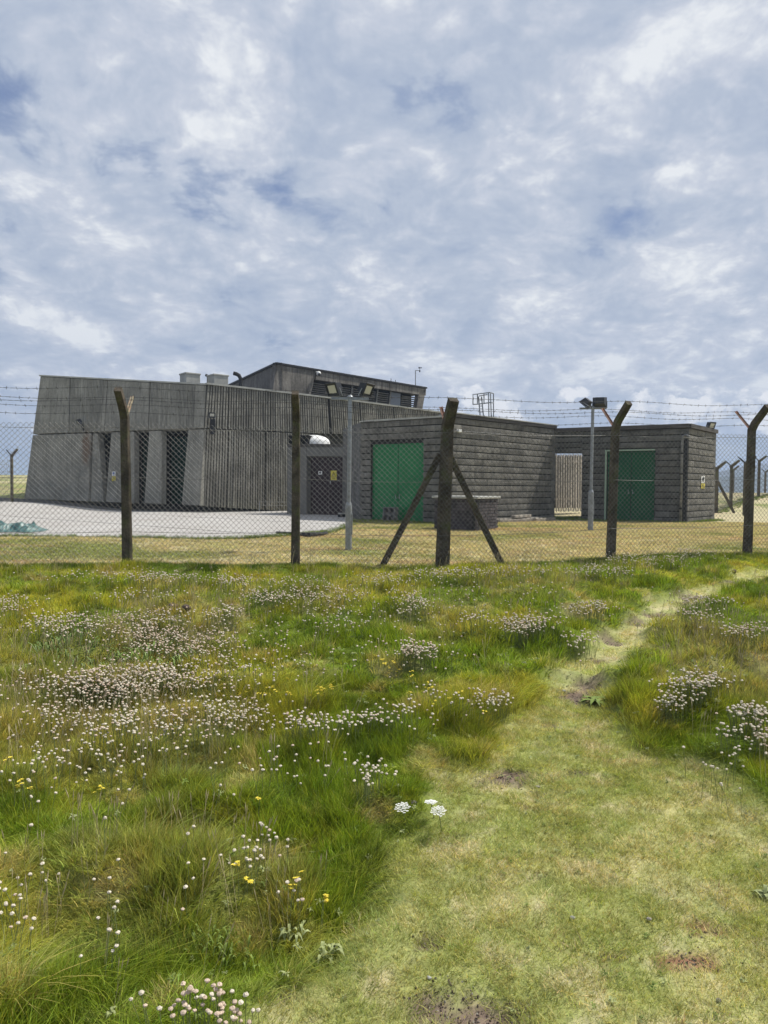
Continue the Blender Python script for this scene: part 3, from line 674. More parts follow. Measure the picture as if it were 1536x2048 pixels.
# dome rooflight
dm = MB(); cen = pf(606, 887) - nP * .7; RX, RZ = .62, .36; ns, nr = 20, 6
vs = []; fs = []
for j in range(nr + 1):
    ph = j / nr * math.pi / 2
    for i in range(ns):
        th = 2 * math.pi * i / ns; vs.append(cen + Vector((RX * math.cos(ph) * math.cos(th), .5 * math.cos(ph) * math.sin(th), RZ * math.sin(ph) ** .8)))
for j in range(nr):
    for i in range(ns): fs.append((j * ns + i, j * ns + (i + 1) % ns, (j + 1) * ns + (i + 1) % ns, (j + 1) * ns + i))
dm.add(vs, fs); dm.build('dome_rooflight', M['white'], porch, smooth_=True)

# ------------------------------------------------------------------ block buildings
def block_mesh(name, mt, seed):
    rr = random.Random(seed); bm = bmesh.new(); nx_, nz_ = 6, 3
    grid = []
    for j in range(nz_ + 1):
        for i in range(nx_ + 1):
            e = (i in (0, nx_)) or (j in (0, nz_))
            y = 0.0 if not e else (0.006 if j in (0, nz_) else 0.001)
            if not e: y -= rr.uniform(-.004, .005)
            grid.append(bm.verts.new((i / nx_ - .5, y, j / nz_ - .5)))
    for j in range(nz_):
        for i in range(nx_):
            a = j * (nx_ + 1) + i; bm.faces.new((grid[a], grid[a + 1], grid[a + nx_ + 2], grid[a + nx_ + 1]))
    r = bmesh.ops.extrude_edge_only(bm, edges=[e for e in bm.edges if e.is_boundary])
    for e in r['geom']:
        if isinstance(e, bmesh.types.BMVert): e.co.y = .1
    bmesh.ops.recalc_face_normals(bm, faces=bm.faces)
    me_ = bpy.data.meshes.new(name); bm.to_mesh(me_); bm.free(); me_.materials.append(mt); return me_
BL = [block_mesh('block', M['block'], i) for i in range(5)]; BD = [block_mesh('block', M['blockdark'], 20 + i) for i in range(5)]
def block_wall(root, A, B, z0, z1, holes=(), meshes=BL, course=.2, length=.44, joint=.032, thick=.25, name='block'):
    """A->B in plan, outer face towards the right-hand side normal; holes: (s0, s1, z0, z1)"""
    A = Vector((*A, 0)); B = Vector((*B, 0)); d = (B - A); Ln = d.length; d.normalize(); n = Vector((d.y, -d.x, 0))   # outward
    ang = math.atan2(d.y, d.x); nc = int(round((z1 - z0) / course)); ch = (z1 - z0) / nc
    # backing, cut round the holes
    segs = []
    if holes:
        s0, s1, ha, hb = holes[0]
        if s0 > .02: segs.append((0, s0, z0, z1))
        segs.append((s0, s1, hb, z1))
        if ha > z0 + .02: segs.append((s0, s1, z0, ha))
        if s1 < Ln - .02: segs.append((s1, Ln, z0, z1))
    else: segs = [(0, Ln, z0, z1)]
    for s0, s1, a, b in segs:
        mb = MB(); p = A + d * s0 - n * .05; q_ = A + d * s1 - n * .05
        mb.prism([Vector((p.x, p.y, a)), Vector((q_.x, q_.y, a)), Vector((q_.x, q_.y, b)), Vector((p.x, p.y, b))], -n * thick).build('mortar_wall', M['mortar'], root)
    org = ORG[root]
    for c in range(nc):
        zc_ = z0 + ch * (c + .5); s = -(length / 2 if c % 2 else 0)
        while s < Ln - .01:
            a = max(0, s); b = min(Ln, s + length); s += length
            parts = [(a, b)]
            for s0, s1, ha, hb in holes:
                if zc_ + ch * .3 > ha and zc_ - ch * .3 < hb:
                    np_ = []
                    for (p, q_) in parts:
                        if q_ <= s0 or p >= s1: np_.append((p, q_)); continue
                        if p < s0: np_.append((p, s0))
                        if q_ > s1: np_.append((s1, q_))
                    parts = np_
            for p, q_ in parts:
                if q_ - p < .05: continue
                o = bpy.data.objects.new(name, random.choice(meshes)); COL.objects.link(o); o.parent = root
                cpos = A + d * ((p + q_) / 2) + n * random.uniform(-.004, .006); o.location = (cpos.x - org.x, cpos.y - org.y, zc_ - org.z)
                o.rotation_euler = (0, 0, ang); o.scale = (q_ - p - .006, 1.0, ch - joint)
zt = 3.68
# first block building (left end hidden behind the porch)
b1 = empty('block_store_building', (2, 22, .55), 'low rough grey block building with a bright green door behind the braced fence post', 'building')
A1, C1, E1 = (-0.77, 24.1), (1.98, 22.0), (5.95, 26.15)
f1, n1 = vplane(A1, C1); f1s, n1s = vplane(C1, E1)
L1 = (Vector(C1) - Vector(A1)).length
def s_on(f, u, v, A): p = f(u, v); return math.hypot(p.x - A[0], p.y - A[1])
d0, d1_ = s_on(f1, 740, 960, A1), s_on(f1, 846, 960, A1); dtop = f1(790, 886).z
block_wall(b1, A1, C1, .5, zt, holes=[(d0, d1_, .5, dtop)], meshes=BL)
block_wall(b1, C1, E1, .5, zt, meshes=BL)
def dpoint(A, C, s, z, off=0.0):
    d = (Vector(C) - Vector(A)).normalized(); p = Vector(A) + d * s; n = Vector((d.y, -d.x)); return Vector((p.x + n.x * off, p.y + n.y * off, z))
def door(root, A, C, s0, s1, z0, z1, mt, off=-.12, leaves=2, hat=.5):
    gap = .012; wd = (s1 - s0) / leaves; first = None
    for k in range(leaves):
        a, b = s0 + wd * k + gap, s0 + wd * (k + 1) - gap
        o = MB().prism([dpoint(A, C, a, z0 + .02, off), dpoint(A, C, b, z0 + .02, off), dpoint(A, C, b, z1 - .015, off), dpoint(A, C, a, z1 - .015, off)], -Vector((*(lambda d: (d.y, -d.x))((Vector(C) - Vector(A)).normalized()), 0)) * .05).build('door', M[mt], root, bevel=.004)
        hb = MB(); ss = a + .06 if k else b - .06
        hb.tube([dpoint(A, C, ss, z0 + (z1 - z0) * hat - .06, off + .03), dpoint(A, C, ss, z0 + (z1 - z0) * hat + .06, off + .03)], .009, 6)
        hb.box(dpoint(A, C, ss, z0 + (z1 - z0) * hat - .06, off + .015), (.03, .05, .03))
        hb.build('handle', M['galv'], o)
door(b1, A1, C1, d0, d1_, .56, dtop, 'green', leaves=2, hat=.32)
MB().prism([dpoint(A1, C1, d0 - .03, .5, -.2), dpoint(A1, C1, d1_ + .03, .5, -.2), dpoint(A1, C1, d1_ + .03, dtop + .1, -.2), dpoint(A1, C1, d0 - .03, dtop + .1, -.2)], (.15, .2, 0)).build('door_lining', M['black'], b1)
def dvec(A, C): d = (Vector(C) - Vector(A)).normalized(); return Vector((d.x, d.y, 0)), Vector((d.y, -d.x, 0))
def trim(root, A, C, z, hgt, proud, mt, name='roof_trim', ext=.05):
    d, n = dvec(A, C); a = Vector((*A, 0)) - d * ext; b = Vector((*C, 0)) + d * ext
    MB().prism([Vector((p.x, p.y, z)) + n * proud for p in (a, b)] + [Vector((p.x, p.y, z + hgt)) + n * proud for p in (b, a)], -n * .3).build(name, M[mt], root)
trim(b1, A1, C1, zt + .002, .05, .05, 'coping', ext=.0)
trim(b1, C1, E1, zt + .002, .10, .05, 'fascia', ext=.0); trim(b1, C1, E1, zt + .104, .03, .075, 'coping', ext=.0)
rp = [Vector((*A1, zt - .02)), Vector((*C1, zt - .02)), Vector((*E1, zt - .02)), Vector((3.5, 29, zt - .02)), Vector((-1.5, 27.0, zt - .02))]
cen_ = sum(rp, Vector()) / 5; rp = [p + (cen_ - p).normalized() * .25 for p in rp]
MB().prism(rp, (0, 0, -.1)).build('roof', M['fascia'], b1)
d, n = dvec(C1, E1)     # low kerb set back on the roof
a, b = Vector((*C1, 0)) + d * .7 - n * .9, Vector((*E1, 0)) - n * .9
MB().prism([Vector((a.x, a.y, zt)), Vector((b.x, b.y, zt)), Vector((b.x, b.y, zt + .2)), Vector((a.x, a.y, zt + .2))], -n * .2).build('roof_kerb', M['coping'], b1)
for P_, Q_ in (((-1.5, 27.0), A1), (E1, (3.5, 29))):
    a = Vector((*P_, .5)); b = Vector((*Q_, .5)); nn = (b - a).cross(Vector((0, 0, 1))).normalized()
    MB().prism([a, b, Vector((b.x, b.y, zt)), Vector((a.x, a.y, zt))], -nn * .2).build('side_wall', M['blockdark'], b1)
# conduit along the side wall
MB().tube([f1s(905, 862) + n1s * .03, f1s(1000, 868) + n1s * .03], .014, 6).build('conduit', M['pipegrey'], b1)
MB().box(f1s(916, 862) + n1s * .05, (.14, .1, .08), rz=.8).build('junction_box', M['white'], b1, bevel=.01)

# second block building
b2 = empty('block_garage_building', (9.3, 24.6, .55), 'low dark grey block building at right with shaded green door and downpipe', 'building')
A2, C2, E2 = (5.84, 26.17), (9.63, 23.8), (11.55, 26.2)
f2, n2 = vplane(A2, C2); f2s, n2s = vplane(C2, E2)
e0, e1_ = s_on(f2, 1209, 960, A2), s_on(f2, 1309, 960, A2); etop = f2(1260, 899).z
gs = s_on(f2, 1163, 960, A2); gtop = f2(1140, 906).z
# wall between passage and right corner, with the door
Ag = dpoint(A2, C2, gs, 0); Ag = (Ag.x, Ag.y)
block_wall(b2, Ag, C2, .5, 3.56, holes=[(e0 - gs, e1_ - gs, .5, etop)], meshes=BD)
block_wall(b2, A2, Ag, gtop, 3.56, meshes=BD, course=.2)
block_wall(b2, C2, E2, .5, 3.56, meshes=BL)
door(b2, A2, C2, e0 + .06, e1_, .56, etop - .04, 'green2', leaves=2, hat=.42)
MB().prism([dpoint(A2, C2, e0 - .02, .5, -.2), dpoint(A2, C2, e1_ + .03, .5, -.2), dpoint(A2, C2, e1_ + .03, etop + .1, -.2), dpoint(A2, C2, e0 - .02, etop + .1, -.2)], (.15, .2, 0)).build('door_lining', M['black'], b2)
fm = MB(); dd, nn = dvec(A2, C2)
fm.bar(dpoint(A2, C2, e0 + .03, .56, -.03), dpoint(A2, C2, e0 + .03, etop, -.03), .05, .06, dd); fm.bar(dpoint(A2, C2, e0, etop - .02, -.03), dpoint(A2, C2, e1_, etop - .02, -.03), .05, .05, nn)
fm.build('door_frame', M['doorframe'], b2)
trim(b2, A2, C2, 3.562, .13, .07, 'fascia', ext=.0); trim(b2, C2, E2, 3.562, .13, .07, 'fascia', ext=.0)
rp = [Vector((*A2, 3.6)), Vector((*C2, 3.6)), Vector((*E2, 3.6)), Vector((8.2, 29.5, 3.6))]
cen_ = sum(rp, Vector()) / 4; rp = [p + (cen_ - p).normalized() * .2 for p in rp]
MB().prism(rp, (0, 0, -.12)).build('roof', M['fascia'], b2)
for P_, Q_ in ((E2, (8.2, 29.5)),):
    a = Vector((*P_, .5)); b = Vector((*Q_, .5)); nx2 = (b - a).cross(Vector((0, 0, 1))).normalized()
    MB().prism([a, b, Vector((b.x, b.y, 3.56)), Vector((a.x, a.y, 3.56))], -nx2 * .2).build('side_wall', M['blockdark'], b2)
# passage walls
a = Vector((*Ag, .5)); b = a - nn * 2.2
MB().prism([a - nn * .3, b, Vector((b.x, b.y, 3.5)), Vector((a.x, a.y, 3.5)) - nn * .3], dd * .2).build('passage_wall', M['blockdark'], b2)
# downpipe
pb = dpoint(A2, C2, s_on(f2, 1364, 960, A2), 0, .09); pipe = MB()
z1_ = f2(1366, 866).z
pts = [(pb.x, pb.y, .55), (pb.x, pb.y, z1_ - .25)]
for k in range(6):
    t = k / 5 * math.pi; pts.append(tuple(Vector((pb.x, pb.y, z1_ - .18)) + dd * (.10 * (1 - math.cos(t))) + Vector((0, 0, .1 * math.sin(t)))))
pipe.tube(pts, .042, 10); pp_ = pipe.build('downpipe', M['pipegrey'], b2, smooth_=True)
ck = MB()
for z in (1.0, 2.1, 2.75): ck.box((pb.x, pb.y, z), (.13, .1, .05), rz=math.atan2(dd.y, dd.x))
ck.build('pipe_clip', M['black'], pp_)
MB().bar(dpoint(A2, C2, s_on(f2, 1372, 960, A2) - .03, .56, .03), dpoint(A2, C2, s_on(f2, 1372, 960, A2) - .03, 3.2, .03), .13, .06, dd).build('cable_trunking', M['black'], b2)

# slatted gate at the back of the passage
gate = empty('slatted_gate', (6.6, 27.5, .6), 'pale grey timber slatted gate in the gap between the two block buildings', 'gate')
gfn, ng = vplane((P(1106, 960, 29.3).x, 29.3), (P(1172, 960, 32.3).x, 32.3))
k = 0
for u in np.arange(1112, 1170, 4.9):
    v0, v1 = 909 + random.uniform(-.5, .5), 1023 + random.uniform(-1, 1)
    MB().prism([gfn(u, v0), gfn(u + 2.9, v0), gfn(u + 2.7, v1), gfn(u - .2, v1)], -ng * .02).build('slat', M['timber'], gate)
for v in (925, 1000):
    a, b = gfn(1106, v), gfn(1172, v); MB().prism([a - ng * .022, b - ng * .022, b - ng * .022 + Vector((0, 0, .09)), a - ng * .022 + Vector((0, 0, .09))], -ng * .04).build('rail', M['timber'], gate)
MB().prism([gfn(1111, 912) - ng * .14, gfn(1168, 912) - ng * .14, gfn(1168, 1016) - ng * .14, gfn(1111, 1016) - ng * .14], -ng * .02).build('dark_gap_sheet', M['ribback'], gate)  # dark sheet added behind the slats so the gaps look shaded
MB().prism([gfn(1141, 899), gfn(1175, 899), gfn(1175, 907), gfn(1141, 907)], -ng * .2).build('lintel', M['breeze'], gate)

# ------------------------------------------------------------------ near chain-link fence
fence = empty('chain_link_fence', (0.77, 9.95, .55), 'tall chain-link security fence with cranked concrete posts and barbed wire on top, nearest the camera', 'fence')
def fdir(i):
    a = Vector(FENCE[max(0, i - 1)]); b = Vector(FENCE[min(len(FENCE) - 1, i + 1)]); d = (b - a).normalized(); return Vector((d.x, d.y, 0))
KNEE, ARM, MESH_H = 1.885, .30, 1.82
posts = []
for i, (x, y) in enumerate(FENCE):
    z = float(h_base(x, y)) + (0.03 if i != 4 else 0)
    if i <= 4: d = Vector((.998, .06, 0)) if i < 4 else Vector((.97, .2, 0)).normalized()
    else: d = Vector((.947, .322, 0))
    out = Vector((d.y, -d.x, 0)); posts.append((Vector((x, y, z)), d, out))
    w_ = .078 if i == 4 else (.055 if i > 4 else .056)
    lean = Vector((random.uniform(-.012, .012), random.uniform(-.01, .01), 0)) if i != 2 else Vector((-.03, 0, 0))
    if i == 4: lean = Vector((.06, 0, 0))
    if i == 5: lean = Vector((.045, 0, 0))
    if i == 6: lean = Vector((.03, 0, 0))
    kn = KNEE - (.05 if i == 4 else 0)
    b0 = Vector((x, y, z - .35)); k0 = Vector((x, y, z + kn)) + lean; k1 = k0 + out * .06 + Vector((0, 0, .10)); t_ = k0 + out * ARM + Vector((0, 0, ARM + .04)); 
    if i == 4: t_ = k0 + out * .2 + Vector((.02, 0, .36))
    c = .012; W = w_
    sect = [(-W + c, -W), (W - c, -W), (W, -W + c), (W, W - c), (W - c, W), (-W + c, W), (-W, W - c), (-W, -W + c)]
    pts = [b0] + [b0.lerp(k0, t) + Vector((random.uniform(-.003, .003), random.uniform(-.003, .003), 0)) for t in (.2, .4, .6, .8)] + [k0, k1, t_]
    po = MB().sweep(pts, sect, d, sc=[1.06, 1.02, .98, .95, .92, .89, .86, .80]).build('post', M['post'], fence)
    posts[-1] += (k0, t_)
    # inward angle-iron bracket
    bi = k0 - out * .04 + Vector((0, 0, .02)); bt = bi - out * .30 + Vector((0, 0, .30))
    mb = MB(); mb.bar(bi, bt, .04, .006, d); mb.bar(bi + d * .02, bt + d * .02, .006, .035, d)
    mb.build('bracket', M['palebracket' if i in (2, 3) else 'rusty'], po)
    posts[-1] += (bi, bt)
# braces of the straining post
pc, pd = posts[4][0], None
for sgn, foot, topz in ((-1, P(757, 1132, 10.15), 1.50), (1, P(1012, 1138, 10.35), 1.50)):
    tp = pc + Vector((sgn * .06 + .03, .05, topz)); ft = Vector((foot.x, foot.y, float(h_base(foot.x, foot.y)) - .12))
    MB().sweep([ft, ft.lerp(tp, .5) + Vector((0, 0, -.006)), tp], [(-.042, -.042), (.042, -.042), (.042, .042), (-.042, .042)], (0, 1, 0)).build('brace', M['post'], fence, bevel=.008)
# fabric
WR = .0024
def tri_seg(mbv, mbf, a, b, r):
    t = (b - a).normalized(); s = t.cross(Vector((0.31, 0.9, 0.2))).normalized(); u_ = t.cross(s); n = len(mbv)
    for p in (a, b):
        for k in range(3):
            an = 2.094 * k; mbv.append(tuple(p + s * (r * math.cos(an)) + u_ * (r * math.sin(an))))
    for k in range(3): mbf.append((n + k, n + (k + 1) % 3, n + 3 + (k + 1) % 3, n + 3 + k))
HALF = .0355
offs = [-.07, -.07, -.07, -.06, .10, .07, .07, .07]
line_pts = {}
for i in range(len(FENCE) - 1):
    a, b = posts[i][0] + posts[i][2] * offs[i], posts[i + 1][0] + posts[i + 1][2] * offs[i + 1]
    Lb = (Vector((b.x - a.x, b.y - a.y, 0))).length; nw = int(round(Lb / HALF)); d = Vector((b.x - a.x, b.y - a.y, 0)) / Lb; nrm = Vector((d.y, -d.x, 0))
    vs, fs = [], []
    nz_ = int(MESH_H / HALF) + 1
    seed = i * 3.7
    for k in range(nw):
        pz = None
        for j in range(nz_ + 1):
            side = (j + k) % 2
            s = (k + side) * Lb / nw; t = s / Lb; z0 = a.z + (b.z - a.z) * t
            bow = .018 * math.sin(t * math.pi) * math.sin(j / nz_ * 6 + seed) + .006 * math.sin(s * 5 + seed + j * .2)
            zz = z0 - .02 + j * HALF + .008 * math.sin(s * 2.3 + seed)
            q_ = Vector((a.x, a.y, 0)) + d * s + nrm * (bow + (.003 if side else -.003)) + Vector((0, 0, zz))
            if pz is not None: tri_seg(vs, fs, pz, q_, WR)
            pz = q_
        # knuckle over the top
        s = (k + (0.5)) * Lb / nw
    mb = MB(); mb.v = vs; mb.f = fs; mb.build('mesh_panel', M['wire'], fence, fixn=False)
    lw = MB()
    for hh in (MESH_H - .045, MESH_H * .62, .42):
        pts = []
        for q2 in range(9):
            t = q2 / 8; p = a.lerp(b, t); pts.append(p + nrm * -.006 + Vector((0, 0, hh - .02 * math.sin(t * math.pi))))
        lw.tube(pts, .0028, 4)
    lw.build('line_wire', M['wire'], fence, fixn=False)
# barbed wire: three strands on the cranked arms, three on the brackets
def barbed(pts, name='barbed_wire'):
    vs, fs = [], []
    for a, b in zip(pts[:-1], pts[1:]):
        Lb = (b - a).length; n_ = int(Lb / .03); t = (b - a) / Lb; s = t.cross(Vector((0, 0, 1))).normalized(); u_ = s.cross(t)
        prev = None; nb = 0.0
        for k in range(n_ + 1):
            q_ = k / n_; base = a.lerp(b, q_) + Vector((0, 0, -.03 * math.sin(q_ * math.pi) + .006 * math.sin(q_ * 9)))
            an = k * 1.1; c = (s * math.cos(an) + u_ * math.sin(an)) * .0022
            cur = (base + c, base - c)
            if prev: tri_seg(vs, fs, prev[0], cur[0], .0019); tri_seg(vs, fs, prev[1], cur[1], .0019)
            prev = cur
            if k % 4 == 1:
                for w2 in range(2):
                    aa = random.uniform(0, 3.14); dv = (s * math.cos(aa) + u_ * math.sin(aa)) * .02 + t * random.uniform(-.008, .008)
                    tri_seg(vs, fs, base + dv + t * .004 * w2, base - dv + t * .004 * w2, .0019)
    mb = MB(); mb.v = vs; mb.f = fs; mb.build(name, M['barb'], fence, fixn=False)
for fr_ in (.96, .55, .12): barbed([p[3].lerp(p[4], fr_) + p[2] * .045 + Vector((0, 0, .03)) for p in posts])
for fr_ in (.97, .60): barbed([p[5].lerp(p[6], fr_) for p in posts])

# ------------------------------------------------------------------ far boundary fences
def far_fence(name, plist, label, h=1.95, arm=.33, r=.06, mesh=True, brace=None):
    root = empty(name, plist[0], label, 'fence')
    for i, p in enumerate(plist):
        p = Vector(p); k0 = p + Vector((0, 0, h)); sg = 1
        MB().sweep([p - Vector((0, 0, .3)), k0, k0 + Vector((arm * .95, -arm * .4, arm * .85))], [(-r, -r), (r, -r), (r, r), (-r, r)], (0, 1, 0), sc=[1, .95, .8]).build('post', M['post'], root)
        MB().bar(k0, k0 + Vector((-arm * .8, arm * .3, arm * .8)), .05, .03, (0, 1, 0)).build('bracket', M['black'], root)
    if mesh:
        for i in range(len(plist) - 1):
            a, b = Vector(plist[i]), Vector(plist[i + 1]); lw = MB()
            for hh in np.arange(.1, 1.9, .3): lw.tube([a + Vector((0, 0, hh)), b + Vector((0, 0, hh))], .006, 3)
            nn_ = int((b - a).length / .16)
            for k in range(nn_):
                t0, t1 = k / nn_, (k + 1) / nn_
                for zz in np.arange(0, 1.8, .45):
                    p0 = a.lerp(b, t0) + Vector((0, 0, zz)); p1 = a.lerp(b, t1) + Vector((0, 0, zz + .45))
                    q0 = a.lerp(b, t0) + Vector((0, 0, zz + .45)); q1 = a.lerp(b, t1) + Vector((0, 0, zz))
                    tri_seg(lw.v, lw.f, p0, p1, .0035); tri_seg(lw.v, lw.f, q0, q1, .0035)
            lw.build('mesh_panel', M['wire'], root, fixn=False)
    if brace:
        p = Vector(plist[0]); q_ = p + Vector((brace, -.1, 0))
        MB().bar(q_, p + Vector((.03, 0, 1.4)), .09, .09, (0, 1, 0)).build('brace', M['post'], root)
    return root
def gp(u, v_, d): p = P(u, v_, d); return (p.x, p.y, float(h_base(p.x, p.y)))
far_fence('boundary_fence', [gp(1433, 988, 33), gp(1462, 988, 36), gp(1490, 988, 39), gp(1517, 988, 41), gp(1543, 988, 43), gp(1575, 988, 46)], 'far boundary fence of cranked concrete posts on the grass behind the right-hand block building', brace=.75)
pb_ = gp(1490, 985, 31); far_fence('boundary_fence', [pb_], 'lone Y-topped fence post half hidden behind the rightmost near post', mesh=False, h=2.15, arm=.36)
far_fence('boundary_fence', [gp(24, 995, 31.5), gp(-60, 995, 28.5), gp(-150, 994, 26)], 'far fence with a slim Y-topped post left of the concrete building', h=1.95, r=.045)
far_fence('boundary_fence', [gp(1466, 985, 52), gp(1500, 985, 55), gp(1530, 985, 58)], 'smallest and farthest fence posts on the skyline at the right edge', mesh=False, h=1.6)

# ------------------------------------------------------------------ lamp posts
def floodlight(mb_parent, name, c, yaw, pitch, s=.2, parent=None, sub=False):
    R = Matrix.Rotation(yaw, 3, 'Z') @ Matrix.Rotation(pitch, 3, 'X')
    def tr(p): return Vector(c) + R @ Vector(p)
    h = MB()
    # tapered housing, front towards local -Y
    q = [tr(p) for p in [(-s * .58, 0, -s * .45), (s * .58, 0, -s * .45), (s * .58, 0, s * .45), (-s * .58, 0, s * .45), (-s * .4, s * .6, -s * .3), (s * .4, s * .6, -s * .3), (s * .4, s * .6, s * .3), (-s * .4, s * .6, s * .3)]]
    h.add(q, [(3, 2, 1, 0), (4, 5, 6, 7), (0, 1, 5, 4), (1, 2, 6, 5), (2, 3, 7, 6), (3, 0, 4, 7)])
    for k in range(5):
        x = -s * .3 + k * s * .15; h.add([tr((x - .004, s * .2, s * .2)), tr((x + .004, s * .2, s * .2)), tr((x + .004, s * .5, s * .2)), tr((x - .004, s * .5, s * .2)), tr((x - .004, s * .2, -s * .2)), tr((x + .004, s * .2, -s * .2)), tr((x + .004, s * .5, -s * .2)), tr((x - .004, s * .5, -s * .2))],
                                      [(0, 1, 2, 3), (7, 6, 5, 4), (0, 4, 5, 1), (2, 6, 7, 3), (1, 5, 6, 2), (0, 3, 7, 4)])
    hb = h.build('floodlight', M['lamp'], parent)
    rim = MB(); e = .012
    for a, b in (((-s * .6, -e, -s * .47), (s * .6, -e, -s * .47)), ((s * .6, -e, -s * .47), (s * .6, -e, s * .47)), ((s * .6, -e, s * .47), (-s * .6, -e, s * .47)), ((-s * .6, -e, s * .47), (-s * .6, -e, -s * .47))):
        rim.tube([tr(a), tr(b)], .011, 5)
    rim.build('rim', M['lamp'], hb)
    MB().add([tr((-s * .42, -.008, -s * .3)), tr((s * .42, -.008, -s * .3)), tr((s * .42, -.008, s * .3)), tr((-s * .42, -.008, s * .3))], [(0, 1, 2, 3)]).build('lens', M['lens'], hb)
    br = MB(); br.tube([tr((-s * .66, s * .15, 0)), tr((-s * .66, s * .2, -s * .6)), tr((s * .66, s * .2, -s * .6)), tr((s * .66, s * .15, 0))], .009, 5)
    br.build('yoke', M['galv'], hb)
def lamp_post(base, top_z, low_h, label, arms, barw, yawbar, r1=.055, r0=.034):
    root = empty('lamp_post', base, label, 'lamp post', 'floodlight posts inside the fence')
    b = Vector(base)
    MB().tube([b - Vector((0, 0, .1)), b + Vector((0, 0, low_h - .05)), b + Vector((0, 0, low_h))], r1, 12, sc=[1, 1, .68]).build('base_section', M['galv'], root, smooth_=False)
    MB().tube([b + Vector((0, 0, low_h - .02)), Vector((b.x + .012, b.y, top_z))], r0, 12).build('shaft', M['galv'], root)
    MB().tube([Vector((b.x + .012, b.y, top_z)), Vector((b.x + .012, b.y, top_z + .02)), Vector((b.x + .012, b.y, top_z + .05))], r0 * 1.5, 10, sc=[1, 1, .5]).build('cap', M['galv'], root)
    MB().box(b + Vector((r1, -.0, low_h * .55)), (.02, .06, .35)).build('access_door', M['galv'], root)
    d = Vector((math.cos(yawbar), math.sin(yawbar), 0)); t = Vector((b.x + .012, b.y, top_z - .01))
    MB().bar(t - d * barw, t + d * barw, .045, .045, (0, 0, 1)).build('crossbar', M['galv'], root)
    for side, yaw, pitch, s, dz in arms:
        floodlight(None, 'floodlight', t + d * barw * side + Vector((0, 0, dz)), yaw, pitch, s, root)
    return root
g1 = P(697, 1100, 12.5); g1z = float(h_base(g1.x, g1.y))
lamp_post((g1.x, g1.y, g1z), P(699, 796, 12.5).z, .80, 'taller grey lamp post with two floodlights, in front of the maroon doors',
          [(-.95, rad(-48), rad(22), .225, .15), (.95, rad(62), rad(24), .225, .15)], .31, rad(4))
g2 = P(1181, 1050, 19.0); g2z = float(h_base(g2.x, g2.y))
lamp_post((g2.x, g2.y, g2z), P(1186, 816, 19.0).z, P(1183, 980, 19).z - g2z, 'grey lamp post with two floodlights seen from behind, left of the shaded green door',
          [(-.6, rad(-125), rad(50), .25, .10), (.5, rad(165), rad(12), .27, .15)], .33, rad(-8), r1=.07, r0=.04)

# ------------------------------------------------------------------ wall lights, camera, mast
def wall_light(pt, label, yaw, pitch, s, stem=None):
    root = empty('security_light', pt, label, 'floodlight')
    floodlight(None, 'floodlight', pt, yaw, pitch, s, root)
    if stem: MB().bar(Vector(pt) + Vector(stem[0]), Vector(pt) + Vector(stem[1]), stem[2], .05, (1, 0, 0)).build('mounting_bracket', M['black'], root)
wall_light(fb(419, 831) + nB * .25, 'small white-faced floodlight on a black bracket at the corner of the ribbed wall', rad(15), rad(10), .2, ((0, .1, -.15), (0, .1, -.75), .2))
wall_light(fa(165, 846) + nA * .25, 'small black floodlight projecting from the left concrete wall above a rust stain', rad(-60), rad(35), .24, ((.08, .1, -.05), (.22, .2, -.4), .08))
pr = P(1424, 851, 25.6); wall_light(pr, 'floodlight tilted on the right end of the dark block building roof', rad(30), rad(20), .25, ((-.05, .1, -.05), (-.2, .1, -.2), .05))
dc = fu(632, 748) + nU * .2
dome = empty('dome_camera', dc, 'white dome security camera under the roof edge of the upper storey', 'security camera')
def sphere(c, r, ns=12, nr=8, sz=1.0):
    vs = []; fs = []; c = Vector(c)
    for j in range(nr + 1):
        ph = -math.pi / 2 + math.pi * j / nr
        for i in range(ns):
            th = 2 * math.pi * i / ns; vs.append(c + Vector((r * math.cos(ph) * math.cos(th), r * math.cos(ph) * math.sin(th), r * sz * math.sin(ph))))
    for j in range(nr):
        for i in range(ns): fs.append((j * ns + i, j * ns + (i + 1) % ns, (j + 1) * ns + (i + 1) % ns, (j + 1) * ns + i))
    return MB().add(vs, fs)
sphere(dc, .12).build('housing', M['white'], dome, smooth_=True)
sphere(dc + Vector((.03, -.05, -.04)), .085).build('lens', M['lamp'], dome, smooth_=True)
MB().bar(dc + Vector((0, 0, .05)), dc - nU * .25 + Vector((0, 0, .12)), .06, .06, (1, 0, 0)).build('arm', M['white'], dome)
mz = P(831, 772, 44); mt_ = P(831, 741, 44)
mast = empty('wind_mast', mz, 'thin grey mast with an anemometer on the upper storey roof', 'mast')
MB().tube([mz - Vector((0, 0, .2)), mt_], .025, 6).build('pole', M['galv'], mast)
MB().tube([mt_, mt_ + Vector((.25, 0, 0))], .02, 5).build('arm', M['galv'], mast)
an = MB(); c = mt_ + Vector((.25, 0, .02)); an.tube([c, c + Vector((0, 0, .14))], .015, 5)
for k in range(3):
    a = k * 2.094; an.box(c + Vector((.07 * math.cos(a), .07 * math.sin(a), .14)), (.07, .05, .06), rz=a)
an.box(c + Vector((0, 0, -.06)), (.07, .07, .1)); an.build('anemometer', M['lamp'], mast)
for u, vt, lb in ((782, 757, 'taller short black roof spike left of the wind mast'), (791, 760, 'shorter black roof spike nearest the wind mast')):
    MB().tube([P(u, 768, 43), P(u, vt, 43)], .03, 5, sc=[1, .5]).build('roof_spike', M['black'], label=lb, cat='spike')

